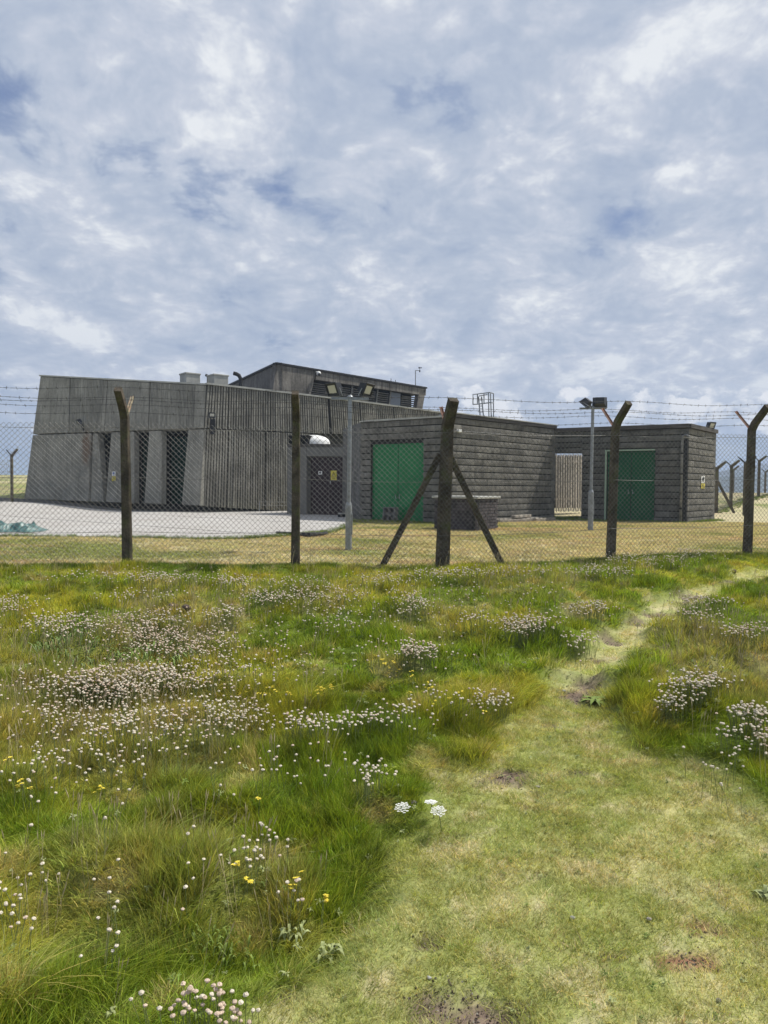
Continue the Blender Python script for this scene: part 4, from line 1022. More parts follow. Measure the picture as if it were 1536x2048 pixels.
# ------------------------------------------------------------------ roof access ladder with guard hoops
ld = empty('roof_ladder', f1s(975, 845), 'galvanised steel ladder top with guard rails standing on the block roof', 'ladder')
DL = 24.3
def LP(u, v, dd=0): return P(u, v, DL + dd)
rl = MB()
for a, b in (((957, 841), (957, 793)), ((964, 842), (963, 793))): rl.tube([LP(a[0] + 4, a[1]), LP(*b)], .02, 6)
rl.build('stile', M['galv'], ld)
fr_ = MB()
fr_.tube([LP(946, 809), LP(946, 789), LP(980, 785), LP(987, 787, .4), LP(987, 845, .4)], .018, 6)
fr_.tube([LP(946, 809), LP(958, 808), LP(982, 805), LP(987, 806, .4)], .018, 6)
fr_.tube([LP(955, 807), LP(955, 788)], .018, 6); fr_.tube([LP(978, 843), LP(977, 786)], .018, 6); fr_.tube([LP(983, 844), LP(981, 787)], .018, 6)
fr_.tube([LP(958, 792, .3), LP(975, 789, .3)], .018, 6); fr_.tube([LP(968, 808, .3), LP(968, 788, .3)], .018, 6)
fr_.build('guard_rail', M['galv'], ld)
for v in (800, 812, 824, 836): MB().tube([LP(958, v), LP(966, v)], .014, 5).build('rung', M['galv'], ld)

# ------------------------------------------------------------------ brick bin store
bs = empty('brick_store', (2, 18.4, .55), 'small dark brick enclosure with pale slab lid behind the right brace of the fence', 'brick enclosure')
bA, bC, bE = (P(868, 1060, 19.1).x, 19.1), (P(953, 1060, 18.2).x, 18.2), (P(996, 1060, 19.4).x, 19.4)
zb1 = 1.34
def brick_mesh(seed):
    bm = bmesh.new(); bmesh.ops.create_cube(bm, size=1)
    for v in bm.verts: v.co.y = .05 if v.co.y > 0 else 0.0
    bmesh.ops.bevel(bm, geom=[e for e in bm.edges if all(v.co.y < .01 for v in e.verts)], offset=.02, segments=1, affect='EDGES')
    me_ = bpy.data.meshes.new('brick'); bm.to_mesh(me_); bm.free(); me_.materials.append(M['bricks']); return me_
BK = [brick_mesh(0)]
block_wall(bs, bA, bC, .5, zb1, meshes=BK, course=.075, length=.225, joint=.012, thick=.06, name='brick')
block_wall(bs, bC, bE, .5, zb1, meshes=BK, course=.075, length=.225, joint=.012, thick=.06, name='brick')
dA, nA2 = dvec(bA, bC); dE, nE2 = dvec(bC, bE)
bD = Vector((*bA, 0)) + (Vector((*bE, 0)) - Vector((*bC, 0)))
MB().prism([Vector((*bA, zb1)) - dA * .05 + nA2 * .05, Vector((*bC, zb1)) + nA2 * .06 + nE2 * .06, Vector((*bE, zb1)) + dE * .05 + nE2 * .05, Vector((bD.x, bD.y, zb1))], (0, 0, .06)).build('lid_slab', M['coping'], bs, bevel=.01)

# hollow breeze blocks by the first green door
pbk = ground_hit(784, 1046)
def hollow(c, rz, name_lbl):
    root = bpy.data.objects  # thing is one mesh
    W_, D_, H_ = .44, .2, .21; mb = MB(); R = Matrix.Rotation(rz, 3, 'Z'); c = Vector(c)
    def bx(x0, x1, z0, z1, y0=-D_ / 2, y1=D_ / 2):
        q = [c + R @ Vector((x, y, z)) for z in (z0, z1) for x, y in ((x0, y0), (x1, y0), (x1, y1), (x0, y1))]
        mb.add(q, [(3, 2, 1, 0), (4, 5, 6, 7), (0, 1, 5, 4), (1, 2, 6, 5), (2, 3, 7, 6), (3, 0, 4, 7)])
    bx(-W_ / 2, W_ / 2, 0, .035); bx(-W_ / 2, W_ / 2, H_ - .035, H_)
    for x in (-W_ / 2, -.02, W_ / 2 - .04): bx(x, x + .04, .0352, H_ - .0352)
    bx(-W_ / 2 + .04, -.02, .0353, H_ - .0353, .04, D_ / 2 - .002); bx(.02, W_ / 2 - .04, .0353, H_ - .0353, .04, D_ / 2 - .002)
    return mb.build('breeze_block', M['breeze'], label=name_lbl, cat='block', group='hollow blocks by the green door')
ang1 = math.atan2(C1[1] - A1[1], C1[0] - A1[0])
dB, nB1 = dvec(A1, C1)
bp_ = dpoint(A1, C1, (d0 + d1_) / 2 - .05, .57, .22)
hollow((bp_.x, bp_.y, .57), ang1, 'bottom hollow grey block of the pair stacked against the bright green door')
hollow((bp_.x + .02, bp_.y, .785), ang1 + .06, 'upper hollow grey block of the pair stacked against the bright green door')

# timbers along the block wall
dS, nS = dvec(C1, E1)
for k, (s, o2, ln, z, rz, w_) in enumerate([(2.2, .35, 1.5, .62, .03, .14), (2.4, .6, 1.7, .60, -.04, .16), (3.6, .4, 1.3, .62, .05, .13), (4.1, .6, 1.2, .60, 0, .15), (3.0, .45, 1.1, .72, .08, .12)]):
    p = Vector((*C1, 0)) + dS * s + nS * o2
    lb = ['short grey timber nearest the brick enclosure at the foot of the block wall', 'long pale timber lying in the grass in front of the block wall', 'grey timber in the middle of the pile by the block wall', 'timber at the passage end of the pile by the block wall', 'timber lying across the top of the pile by the block wall'][k]
    MB().box((p.x, p.y, z), (ln, w_, .09), rz=math.atan2(dS.y, dS.x) + rz).build('timber', M['timber'], bevel=.01, label=lb, cat='timber', group='timbers at the foot of the block wall')
# low rail beside the porch
ra, rb_ = fb(504, 1003) + nB * .6, fb(575, 1004) + nB * .6
rr_ = empty('low_rail', ra, 'low two-bar metal rail at the foot of the ribbed wall beside the porch', 'rail')
for dz in (0, -.14): MB().tube([ra + Vector((0, 0, dz)), rb_ + Vector((0, 0, dz))], .014, 6).build('bar', M['pipegrey'], rr_)
for t in (.02, .98):
    p = ra.lerp(rb_, t); MB().tube([p, Vector((p.x, p.y, float(h_base(p.x, p.y)))) ], .02, 6).build('upright', M['galv'], rr_)
# hose and small things on the apron
hs = [ground_hit(u, v) for u, v in ((553, 1070), (575, 1071), (600, 1073), (620, 1075), (645, 1072), (653, 1070))]
MB().tube([p + Vector((0, 0, .05)) for p in hs], .035, 6).build('hose', M['black'], label='black hose lying along the front edge of the concrete apron', cat='hose')
pt_ = ground_hit(683, 1036)
tb = empty('tin_can', (pt_.x, pt_.y, .57), 'small white-topped can standing by the maroon doors', 'can')
MB().tube([(pt_.x, pt_.y, .57), (pt_.x, pt_.y, .68)], .13, 12).build('body', M['black'], tb); MB().tube([(pt_.x, pt_.y, .681), (pt_.x, pt_.y, .72)], .12, 12).build('lid', M['coping'], tb)
cn = ground_hit(699, 1102)
# crumpled tarpaulin
tp0 = ground_hit(25, 1068); mb = MB(); nx_, ny_ = 44, 14; vs = []
for j in range(ny_ + 1):
    for i in range(nx_ + 1):
        s, t = i / nx_, j / ny_
        x = tp0.x - .9 + s * 1.35 + .05 * math.sin(t * 9 + s * 4); y = tp0.y + .05 + t * .75 + .05 * math.sin(s * 13)
        e = min(1, min(s, 1 - s) * 7, min(t, 1 - t) * 4)
        z = float(h_base(x, y)) + .04 + e * (.26 * float(fbm(np.array([s * 4.5]), np.array([t * 3.]), .45, 14, 4)[0]) ** 1.4 + .02)
        vs.append((x, y, z))
fs = [(j * (nx_ + 1) + i, j * (nx_ + 1) + i + 1, (j + 1) * (nx_ + 1) + i + 1, (j + 1) * (nx_ + 1) + i) for j in range(ny_) for i in range(nx_)]
mb.add(vs, fs).build('tarpaulin', M['tarp'], label='crumpled teal tarpaulin lying on the concrete apron at the left edge', cat='tarpaulin', smooth_=False)

# ------------------------------------------------------------------ signs
def sign(f, n, u0, v0, u1, v1, mt, kind, label, off=.01):
    c = f((u0 + u1) / 2, (v0 + v1) / 2); root = empty('warning_sign', c, label, 'sign')
    q = [f(u0, v0) + n * (off + .01), f(u1, v0) + n * (off + .01), f(u1, v1) + n * (off + .01), f(u0, v1) + n * (off + .01)]
    MB().prism(q, -n * .008).build('plate', M[mt], root)
    def uv(s, t): return q[0].lerp(q[1], s).lerp(q[3].lerp(q[2], s), t) + n * .003
    if kind == 'triangle':
        mb = MB(); mb.prism([uv(.5, .12), uv(.9, .62), uv(.1, .62)], n * .002); mb.build('symbol', M['black'], root)
        mb = MB(); mb.prism([uv(.5, .24) + n * .003, uv(.77, .57) + n * .003, uv(.23, .57) + n * .003], n * .001); mb.build('symbol', M['yellow'], root)
        mb = MB(); mb.prism([uv(.53, .30) + n * .005, uv(.42, .45) + n * .005, uv(.5, .45) + n * .005, uv(.46, .56) + n * .005, uv(.6, .41) + n * .005, uv(.52, .41) + n * .005], n * .001)
        mb.prism([uv(.2, .74) + n * .001, uv(.8, .74) + n * .001, uv(.8, .79) + n * .001, uv(.2, .79) + n * .001], n * .001); mb.prism([uv(.3, .85) + n * .001, uv(.7, .85) + n * .001, uv(.7, .9) + n * .001, uv(.3, .9) + n * .001], n * .001)
        mb.build('symbol', M['black'], root)
    else:
        mb = MB(); pts = [uv(.5 + .3 * math.cos(a), .42 + .26 * math.sin(a)) for a in np.arange(0, 6.28, .45)]; mb.prism(pts, n * .002)
        mb.prism([uv(.25, .78), uv(.75, .78), uv(.75, .84), uv(.25, .84)], n * .002); mb.build('symbol', M['signblue' if kind == 'circle' else 'black'], root)
sign(fa, nA, 224.5, 943, 231.5, 952, 'signwhite', 'circle', 'small white and blue sign, upper of two on the pale concrete pier')
sign(fa, nA, 224.5, 953, 231.5, 962, 'yellow', 'triangle', 'small yellow warning sign, lower of two on the pale concrete pier')
sign(f2s, n2s, 1401.5, 952, 1408.5, 966, 'signwhite', 'man', 'white warning sign on the right end wall of the block building')
sign(f2s, n2s, 1401.5, 967, 1408.5, 977, 'yellow', 'triangle', 'yellow warning sign below the white one on the right end wall')
pd_ = lambda u, v: pf(u, v) - nP * .2
sign(pd_, nP, 631, 942, 638.5, 949, 'signwhite', 'man', 'tiny white notice on the left maroon door')
sign(pd_, nP, 656, 941, 667.5, 960, 'yellow', 'triangle', 'yellow electrical warning sign on the right maroon door')

# ------------------------------------------------------------------ scatter tools
def scatter(name, pts, rot, scl, idx, protos, col=None, **tg):
    pts = np.asarray(pts, np.float32); n = len(pts)
    me_ = bpy.data.meshes.new(name); me_.vertices.add(n); me_.vertices.foreach_set('co', pts.reshape(-1))
    a = me_.attributes.new('rot', 'FLOAT_VECTOR', 'POINT'); a.data.foreach_set('vector', np.asarray(rot, np.float32).reshape(-1))
    a = me_.attributes.new('scl', 'FLOAT_VECTOR', 'POINT'); a.data.foreach_set('vector', np.asarray(scl, np.float32).reshape(-1))
    a = me_.attributes.new('pick', 'INT', 'POINT'); a.data.foreach_set('value', np.asarray(idx, np.int32))
    if col is not None:
        a = me_.attributes.new('col', 'FLOAT_VECTOR', 'POINT'); a.data.foreach_set('vector', np.asarray(col, np.float32).reshape(-1))
    o = bpy.data.objects.new(name, me_); COL.objects.link(o)
    pc_ = bpy.data.collections.new(name + '_kinds')
    for k, pm2 in enumerate(protos):
        po = bpy.data.objects.new('%s_kind_%02d' % (name, k), pm2); pc_.objects.link(po)
    ng_ = bpy.data.node_groups.new(name, 'GeometryNodeTree')
    ng_.interface.new_socket('Geometry', in_out='INPUT', socket_type='NodeSocketGeometry'); ng_.interface.new_socket('Geometry', in_out='OUTPUT', socket_type='NodeSocketGeometry')
    gi = ng_.nodes.new('NodeGroupInput'); go = ng_.nodes.new('NodeGroupOutput'); ip = ng_.nodes.new('GeometryNodeInstanceOnPoints')
    ci = ng_.nodes.new('GeometryNodeCollectionInfo'); ci.inputs[0].default_value = pc_; ci.inputs['Separate Children'].default_value = True; ci.inputs['Reset Children'].default_value = True
    def na(nm, ty):
        q = ng_.nodes.new('GeometryNodeInputNamedAttribute'); q.data_type = ty; q.inputs['Name'].default_value = nm; return q.outputs['Attribute']
    lk = ng_.links.new
    lk(gi.outputs[0], ip.inputs['Points']); lk(ci.outputs[0], ip.inputs['Instance']); ip.inputs['Pick Instance'].default_value = True
    lk(na('pick', 'INT'), ip.inputs['Instance Index']); lk(na('scl', 'FLOAT_VECTOR'), ip.inputs['Scale'])
    e2 = ng_.nodes.new('FunctionNodeEulerToRotation'); lk(na('rot', 'FLOAT_VECTOR'), e2.inputs[0]); lk(e2.outputs[0], ip.inputs['Rotation'])
    lk(ip.outputs[0], go.inputs[0])
    md = o.modifiers.new('scatter', 'NODES'); md.node_group = ng_
    return tag(o, **tg)
def tuft_mesh(name, n, rad_, h0, h1, width, bend, seed, seg=3, lean=0.0, mt='grass', curl=1.6):
    r = np.random.default_rng(seed); vs, fs = [], []
    for b in range(n):
        a = r.uniform(0, 6.283); rr2 = rad_ * math.sqrt(r.random()); x0, y0 = rr2 * math.cos(a), rr2 * math.sin(a)
        az_ = a + r.normal(0, .8); h = r.uniform(h0, h1); bd = bend * r.uniform(.4, 1.5)
        dx, dy = math.cos(az_) * bd + lean, math.sin(az_) * bd
        wa = r.uniform(0, 3.14); wx, wy = math.cos(wa) * width * r.uniform(.7, 1.3) / 2, math.sin(wa) * width / 2
        base = len(vs)
        for k in range(seg + 1):
            t = k / seg; z = h * (t - .25 * min(1.2, math.hypot(dx, dy)) * t * t); ox, oy = dx * h * t ** curl, dy * h * t ** curl
            if k < seg:
                f = 1 - .55 * t; vs.append((x0 + ox - wx * f, y0 + oy - wy * f, z - .004)); vs.append((x0 + ox + wx * f, y0 + oy + wy * f, z - .004))
            else: vs.append((x0 + ox, y0 + oy, z))
        for k in range(seg - 1): i = base + 2 * k; fs.append((i, i + 1, i + 3, i + 2))
        i = base + 2 * (seg - 1); fs.append((i, i + 1, i + 2))
    me_ = bpy.data.meshes.new(name); me_.from_pydata(vs, [], fs); me_.materials.append(M[mt]); return me_

# --- long grass
near = [tuft_mesh('tuft', 44, .040, .018, .078, .0026, .65, s, 3, lean=.12) for s in range(6)]
long_ = [tuft_mesh('long_tuft', 36, .045, .07, .155, .0020, .9, 30 + s, 5, lean=.55, curl=1.9) for s in range(3)]
mid_ = [tuft_mesh('mid_tuft', 28, .05, .02, .080, .0046, .7, 60 + s, 2, lean=.12) for s in range(5)]
turf = [tuft_mesh('turf', 70, .06, .006, .022, .0019, 1.3, 80 + s, 2) for s in range(5)]
lawn = [tuft_mesh('lawn', 26, .10, .015, .045, .007, 1.2, 90 + s, 2) for s in range(4)]
def frustum_pts(n, y0, y1, margin=.5, k=.56):
    """uniform over the seen wedge of ground"""
    y = np.sqrt(RNG.uniform(y0 * y0, y1 * y1, n)); x = RNG.uniform(-1, 1, n) * (k * y + margin); return x, y
def slope_rot(x, y, rz, amt=.7):
    e = .06; dzx = (height(x + e, y) - height(x - e, y)) / (2 * e); dzy = (height(x, y + e) - height(x, y - e)) / (2 * e)
    # tilt along slope; approximated by a small euler tilt expressed before the spin
    return np.stack([np.arctan(dzy) * amt, -np.arctan(dzx) * amt, rz], -1)
X_, Y_, K_, S_, R_, C_ = [], [], [], [], [], []
def lay(n, y0, y1, kinds, smin, smax, where, dz=0.0, jit=.35, zmul=None, colmul=1.0):
    x, y = frustum_pts(n, y0, y1)
    keep = where(x, y); x, y = x[keep], y[keep]; n = len(x)
    idx_ = RNG.choice(kinds, n); sc = RNG.uniform(smin, smax, n)
    # lean follows a slowly turning wind field
    rz = (fbm(x, y, 1.3, 301, 2) - .5) * 5.0 + RNG.normal(0, .9 if kinds[0] != iL[0] else .5, n) - .4
    rot = np.stack([RNG.normal(0, .1, n), RNG.normal(0, .1, n), rz], -1)
    zs = np.ones(n) if zmul is None else zmul(x, y)
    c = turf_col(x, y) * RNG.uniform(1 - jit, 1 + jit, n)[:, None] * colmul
    c *= 1 + RNG.normal(0, .07, (n, 3))
    X_.append(np.stack([x, y, height(x, y) + dz], -1)); K_.append(idx_); R_.append(rot); S_.append(np.stack([sc, sc, sc * zs], -1)); C_.append(np.clip(c, .005, 1))
ALL = near + long_ + mid_ + turf + lawn
iN, iL, iM, iT, iW = list(range(0, 6)), [6, 7, 8], list(range(9, 14)), list(range(14, 19)), list(range(19, 23))
def tall(x, y):
    pm = path_mask(x, y); return (RNG.random(len(x)) > smooth(.05, .6, pm)) & (y < fence_y(x) + .12) & (y > 1.3)
def longw(x, y): return tall(x, y) & (RNG.random(len(x)) < smooth(.48, .62, fbm(x, y, .8, 401, 3)) + .6 * (np.abs(y - fence_y(x) + .2) < .3) + .5 * smooth(-.4, -1.0, x) * smooth(3.6, 2.6, y))
def onpath(x, y):
    d, _ = dirt_mask(x, y); return (RNG.random(len(x)) < smooth(.1, .7, path_mask(x, y)) + .15) & (RNG.random(len(x)) > d * 1.25) & (y < fence_y(x)) & (y > 1.3)
hm = lambda x, y: .45 + 1.05 * smooth(.38, .64, fbm(x, y, .26, 501, 3)) * (1 - .5 * np.exp(-((y - fence_y(x)) / .5) ** 2)) * (1 - .6 * smooth(.0, .5, path_mask(x, y)))
lay(27000, 1.4, 5.2, iN, .6, 1.3, tall, zmul=hm)
lay(4200, 1.4, 5.2, iL, .7, 1.15, longw, zmul=hm)
lay(30000, 5.0, 12.6, iM, .8, 1.35, tall, zmul=hm)
lay(2600, 4.8, 12.6, iL, .5, .85, longw, zmul=hm)
lay(17000, 1.4, 5.2, iT, .8, 1.5, onpath, jit=.25, colmul=1.05)
lay(12000, 5.0, 12.5, iT, 1.1, 1.9, onpath, jit=.25, colmul=1.05)
scatter('grass', np.concatenate(X_), np.concatenate(R_), np.concatenate(S_), np.concatenate(K_), ALL, np.concatenate(C_), label=None, kind='stuff')
# --- mown lawn inside
X_, K_, S_, R_, C_ = [], [], [], [], []
x, y = frustum_pts(34000, 9.8, 24, 1.0)
ox = np.array([p[0] for p in outline]); oy = np.array([p[1] for p in outline])
def inpoly(x, y):
    c = np.zeros(len(x), bool); j = len(ox) - 1
    for i in range(len(ox)):
        cond = ((oy[i] > y) != (oy[j] > y)) & (x < (ox[j] - ox[i]) * (y - oy[i]) / (oy[j] - oy[i] + 1e-12) + ox[i]); c ^= cond; j = i
    return c
def behind(x, y):
    a = (x - A1[0]) * (C1[1] - A1[1]) - (y - A1[1]) * (C1[0] - A1[0]); b = (x - C1[0]) * (E1[1] - C1[1]) - (y - C1[1]) * (E1[0] - C1[0])
    return (a < 0) & (b < 0)
def behind2(x, y):
    a = (x - A2[0]) * (C2[1] - A2[1]) - (y - A2[1]) * (C2[0] - A2[0]); b = (x - C2[0]) * (E2[1] - C2[1]) - (y - C2[1]) * (E2[0] - C2[0])
    return (a < 0) & (b < 0) & (x > 5)
k_ = (y > fence_y(x) - .1) & ~inpoly(x, y) & ~behind(x, y) & ~behind2(x, y); x, y = x[k_], y[k_]; n = len(x)
c = lawn_col(x, y) * RNG.uniform(.75, 1.3, n)[:, None] * (1 + RNG.normal(0, .06, (n, 3)))
sc = RNG.uniform(.7, 1.5, n); rot = np.stack([np.zeros(n), np.zeros(n), RNG.uniform(0, 6.28, n)], -1)
scatter('lawn_grass', np.stack([x, y, height(x, y)], -1), rot, np.stack([sc] * 3, -1), RNG.integers(0, 4, n), lawn, np.clip(c, .01, 1), kind='stuff')
# --- weeds along the walls and apron edge
X_, K_, S_, R_, C_ = [], [], [], [], []
wx, wy = [], []
def edge_pts(a, b, n, spread=.12):
    t = RNG.random(n); wx.extend(a[0] + (b[0] - a[0]) * t + RNG.normal(0, spread, n)); wy.extend(a[1] + (b[1] - a[1]) * t + RNG.normal(0, spread, n))
n1v = Vector((n1s.x, n1s.y)) * .2
edge_pts((C1[0] + n1v.x, C1[1] + n1v.y), (E1[0] + n1v.x, E1[1] + n1v.y), 260); edge_pts((A1[0] - .2, A1[1] - .3), (C1[0] - .1, C1[1] - .3), 120)
edge_pts((5.6, 25.6), (9.4, 23.5), 180, .15); edge_pts((9.7, 23.6), (11.6, 26.0), 120, .12); edge_pts((5.9, 26.2), (7.2, 27.2), 200, .3)
for i in range(len(outline[:8]) - 1): edge_pts(outline[i], outline[i + 1], 90, .07)
for a_, b_ in zip([(1433, 33), (1462, 36), (1490, 39), (1517, 41)], [(1462, 36), (1490, 39), (1517, 41), (1575, 46)]): edge_pts(gp(a_[0], 988, a_[1])[:2], gp(b_[0], 988, b_[1])[:2], 130, .2)
wx = np.array(wx); wy = np.array(wy); n = len(wx)
gcol = np.array([.10, .15, .03]) * RNG.uniform(.6, 1.6, n)[:, None]
scatter('wall_foot_weeds', np.stack([wx, wy, height(wx, wy)], -1), np.stack([np.zeros(n), np.zeros(n), RNG.uniform(0, 6.28, n)], -1), np.stack([RNG.uniform(.8, 1.7, n)] * 3, -1), RNG.integers(0, 5, n), mid_, gcol, kind='stuff')

# ------------------------------------------------------------------ thrift flowers
def thrift_parts(seed, pink=False):
    """stalk and head meshes, base at the origin"""
    r = random.Random(seed); hgt = 1.0
    st = MB(); bx, by = r.uniform(-.015, .015), r.uniform(-.015, .015); lx = r.uniform(-.02, .03)
    H = .14
    st.tube([(0, 0, -.02), (lx * .3, by * .3, H * .5), (lx, by, H)], .0011, 4)
    hd = MB(); R = .0068; vs = []; fs = []; ns, nr = 9, 6
    for j in range(nr + 1):
        ph = -math.pi * .32 + (math.pi * .82) * j / nr
        for i in range(ns):
            th = 2 * math.pi * (i + .5 * (j % 2)) / ns; k = 1 + r.uniform(-.18, .22)
            vs.append((lx + R * k * math.cos(ph) * math.cos(th), by + R * k * math.cos(ph) * math.sin(th), H + R * .68 * k * math.sin(ph) + .003))
    for j in range(nr):
        for i in range(ns): fs.append((j * ns + i, j * ns + (i + 1) % ns, (j + 1) * ns + (i + 1) % ns, (j + 1) * ns + i))
    fs.append(tuple(range(nr * ns, nr * ns + ns))); hd.add(vs, fs)
    return st, hd
def to_mesh(mbs, mats, name):
    me_ = bpy.data.meshes.new(name); v = []; f = []; mi = []
    for k, mb in enumerate(mbs):
        n = len(v); v += mb.v; f += [tuple(i + n for i in q) for q in mb.f]; mi += [k] * len(mb.f)
    me_.from_pydata(v, [], f)
    for mm in mats: me_.materials.append(mm)
    me_.polygons.foreach_set('material_index', mi); return me_
TH = [];TS = []; THD = []
for s in range(6):
    a, b = thrift_parts(s); mt = M['thriftpink'] if s >= 4 else M['thrift']
    TH.append(to_mesh([a, b], [M['stem'], mt], 'thrift_flower')); TS.append(to_mesh([a], [M['stem']], 'stalk')); THD.append(to_mesh([b], [mt], 'flower_head'))
# clumps: pixel centre, pixel radii, count, pink share, description
CL = [(20, 1210, 50, 14, 70, .6, ''), (130, 1250, 78, 17, 190, .5, ''), (300, 1240, 70, 14, 120, .6, ''), (370, 1285, 110, 26, 330, .8, ''), (290, 1265, 60, 14, 90, .9, ''), (270, 1365, 150, 22, 420, .5, ''), (180, 1385, 120, 26, 180, .6, ''),
      (330, 1345, 60, 10, 80, .4, ''), (160, 1440, 110, 36, 150, .4, ''), (370, 1440, 140, 34, 150, .3, ''), (470, 1420, 60, 20, 60, .2, ''), (465, 1162, 38, 8, 90, .5, ''), (530, 1195, 45, 12, 110, .5, ''), (330, 1157, 70, 6, 90, .4, ''), (250, 1152, 120, 8, 90, .4, ''),
      (445, 1228, 40, 9, 70, .4, ''), (270, 1192, 70, 8, 50, .4, ''), (640, 1192, 80, 15, 160, .5, ''), (600, 1165, 60, 8, 50, .4, ''), (680, 1235, 80, 20, 60, .4, ''), (630, 1447, 75, 12, 80, .2, ''), (725, 1440, 40, 10, 25, .2, ''), (833, 1303, 36, 11, 110, .6, ''), (822, 1210, 32, 20, 90, .4, ''),
      (950, 1240, 34, 10, 30, .5, ''), (1050, 1250, 40, 15, 170, .5, ''), (905, 1147, 70, 7, 130, .5, ''), (780, 1158, 60, 8, 60, .3, ''), (1180, 1217, 40, 9, 70, .5, ''), (1050, 1143, 60, 7, 50, .4, ''), (1195, 1143, 60, 9, 110, .3, ''), (1300, 1120, 80, 8, 150, .4, ''), (1390, 1105, 40, 5, 50, .4, ''),
      (1390, 1368, 55, 14, 130, .2, ''), (1350, 1408, 32, 12, 45, .2, ''), (1500, 1428, 38, 12, 75, .2, ''), (1525, 1470, 22, 20, 60, .5, ''), (1460, 1465, 20, 10, 16, .1, ''), (985, 1402, 30, 14, 45, .2, ''), (1160, 1283, 30, 14, 45, .5, ''), (1420, 1205, 50, 8, 40, .4, ''), (1490, 1262, 52, 10, 80, .4, ''),
      (1380, 1202, 22, 8, 40, .9, ''), (1400, 1232, 30, 8, 40, .5, ''), (740, 1548, 26, 18, 34, .0, ''), (735, 1575, 14, 8, 6, 0, ''), (800, 1430, 40, 22, 30, .3, ''), (900, 1390, 60, 25, 25, .3, ''), (400, 2015, 60, 22, 34, .9, ''), (450, 2035, 35, 18, 26, .9, ''), (150, 1515, 110, 26, 60, .2, ''), (620, 1530, 120, 25, 20, .2, ''), (60, 1560, 60, 30, 14, .3, ''), (30, 1830, 30, 40, 10, .1, ''),
      (550, 1690, 50, 22, 14, .1, ''), (500, 1730, 20, 16, 8, .1, ''), (590, 1790, 14, 20, 7, .5, ''), (700, 1300, 250, 60, 60, .4, ''), (300, 1500, 300, 60, 70, .3, ''), (900, 1190, 260, 30, 90, .4, ''), (500, 1330, 120, 30, 50, .4, ''), (1470, 1520, 60, 20, 14, 0, ''), (1430, 1550, 50, 20, 8, 0, '')]
SINGLE = [(207, 1685), (250, 1728), (72, 1747), (40, 1750), (52, 1771), (35, 1786), (45, 1790), (15, 1788), (12, 1838), (24, 1845), (8, 1828), (165, 1777), (215, 1764), (226, 1804), (222, 1822), (239, 1834), (194, 1840), (218, 1880), (160, 1907), (208, 1890), (222, 1896), (236, 1901), (376, 1791), (350, 1820), (380, 1736), (394, 1757),
          (399, 1707), (366, 1681), (388, 1678), (437, 1705), (461, 1722), (487, 1732), (470, 1743), (520, 1661), (546, 1660), (500, 1682), (535, 1678), (576, 1683), (283, 1975), (294, 1990), (296, 2020), (287, 2035), (305, 2012), (330, 2042), (130, 1748), (102, 1752), (95, 1756), (5, 1698), (5, 1754), (52, 1655), (76, 1621), (185, 1552), (163, 1553),
          (219, 1592), (243, 1600), (232, 1616), (279, 1567), (290, 1550), (295, 1553), (245, 1545), (327, 1512), (265, 1518), (426, 1559), (458, 1582), (424, 1603), (577, 1549), (560, 1543), (648, 1545), (587, 1517), (649, 1720 - 170), (374, 1805 - 300), (8, 1950 - 380)]
FP = []
for u, v, ru, rv, n, pk, _ in CL:
    for _i in range(int(n * (1.5 if v < 1470 else 1))):
        a = random.uniform(0, 6.283); rr2 = random.random() ** .6 * 1.1 if random.random() < .8 else random.uniform(.8, 2.0)
        FP.append((u + ru * rr2 * math.cos(a), v + rv * rr2 * math.sin(a), pk, (u, v)))
for u, v in SINGLE: FP.append((u, v, .05, None))
from mathutils import noise as mnoise
def G_fast(uv, dh):
    """vectorised drop of many rays onto the ground raised by dh"""
    U = np.array([p[0] for p in uv]); V = np.array([p[1] for p in uv])
    r = np.array(_F)[None] + np.array(CR)[None] * ((U - 768) / F_PX)[:, None] - np.array(CU)[None] * ((V - 1024) / F_PX)[:, None]
    t = np.full(len(U), 1.6); done = np.zeros(len(U), bool)
    for _k in range(460):
        p = np.array(EYE)[None] + r * t[:, None]; hit = p[:, 2] <= height(p[:, 0], p[:, 1]) + dh
        done |= hit; t = np.where(done, t, t + .03)
        if done.all(): break
    p = np.array(EYE)[None] + r * t[:, None]; p[:, 2] = height(p[:, 0], p[:, 1]); return p
FP = [f for f in FP if f[1] > 1090]
gpnts = G_fast(FP, .135)
ok = (gpnts[:, 1] < fence_y(gpnts[:, 0]) - .02); gpnts = gpnts[ok]; FPk = [f for f, q_ in zip(FP, ok) if q_]
order = np.argsort(gpnts[:, 1])
lbl_zone = lambda x, y: ('pale dried thrift head on a thin stalk in the foreground grass left of the path', 'thrift flower heads left of the path, near') if (x < .6 and y < 4.2) else (('pale thrift head in the drift on the left bank well before the fence', 'thrift flower heads on the left bank') if x < .9 else ('pale thrift head in the tufty grass right of the path', 'thrift flower heads right of the path'))
CLN = {}
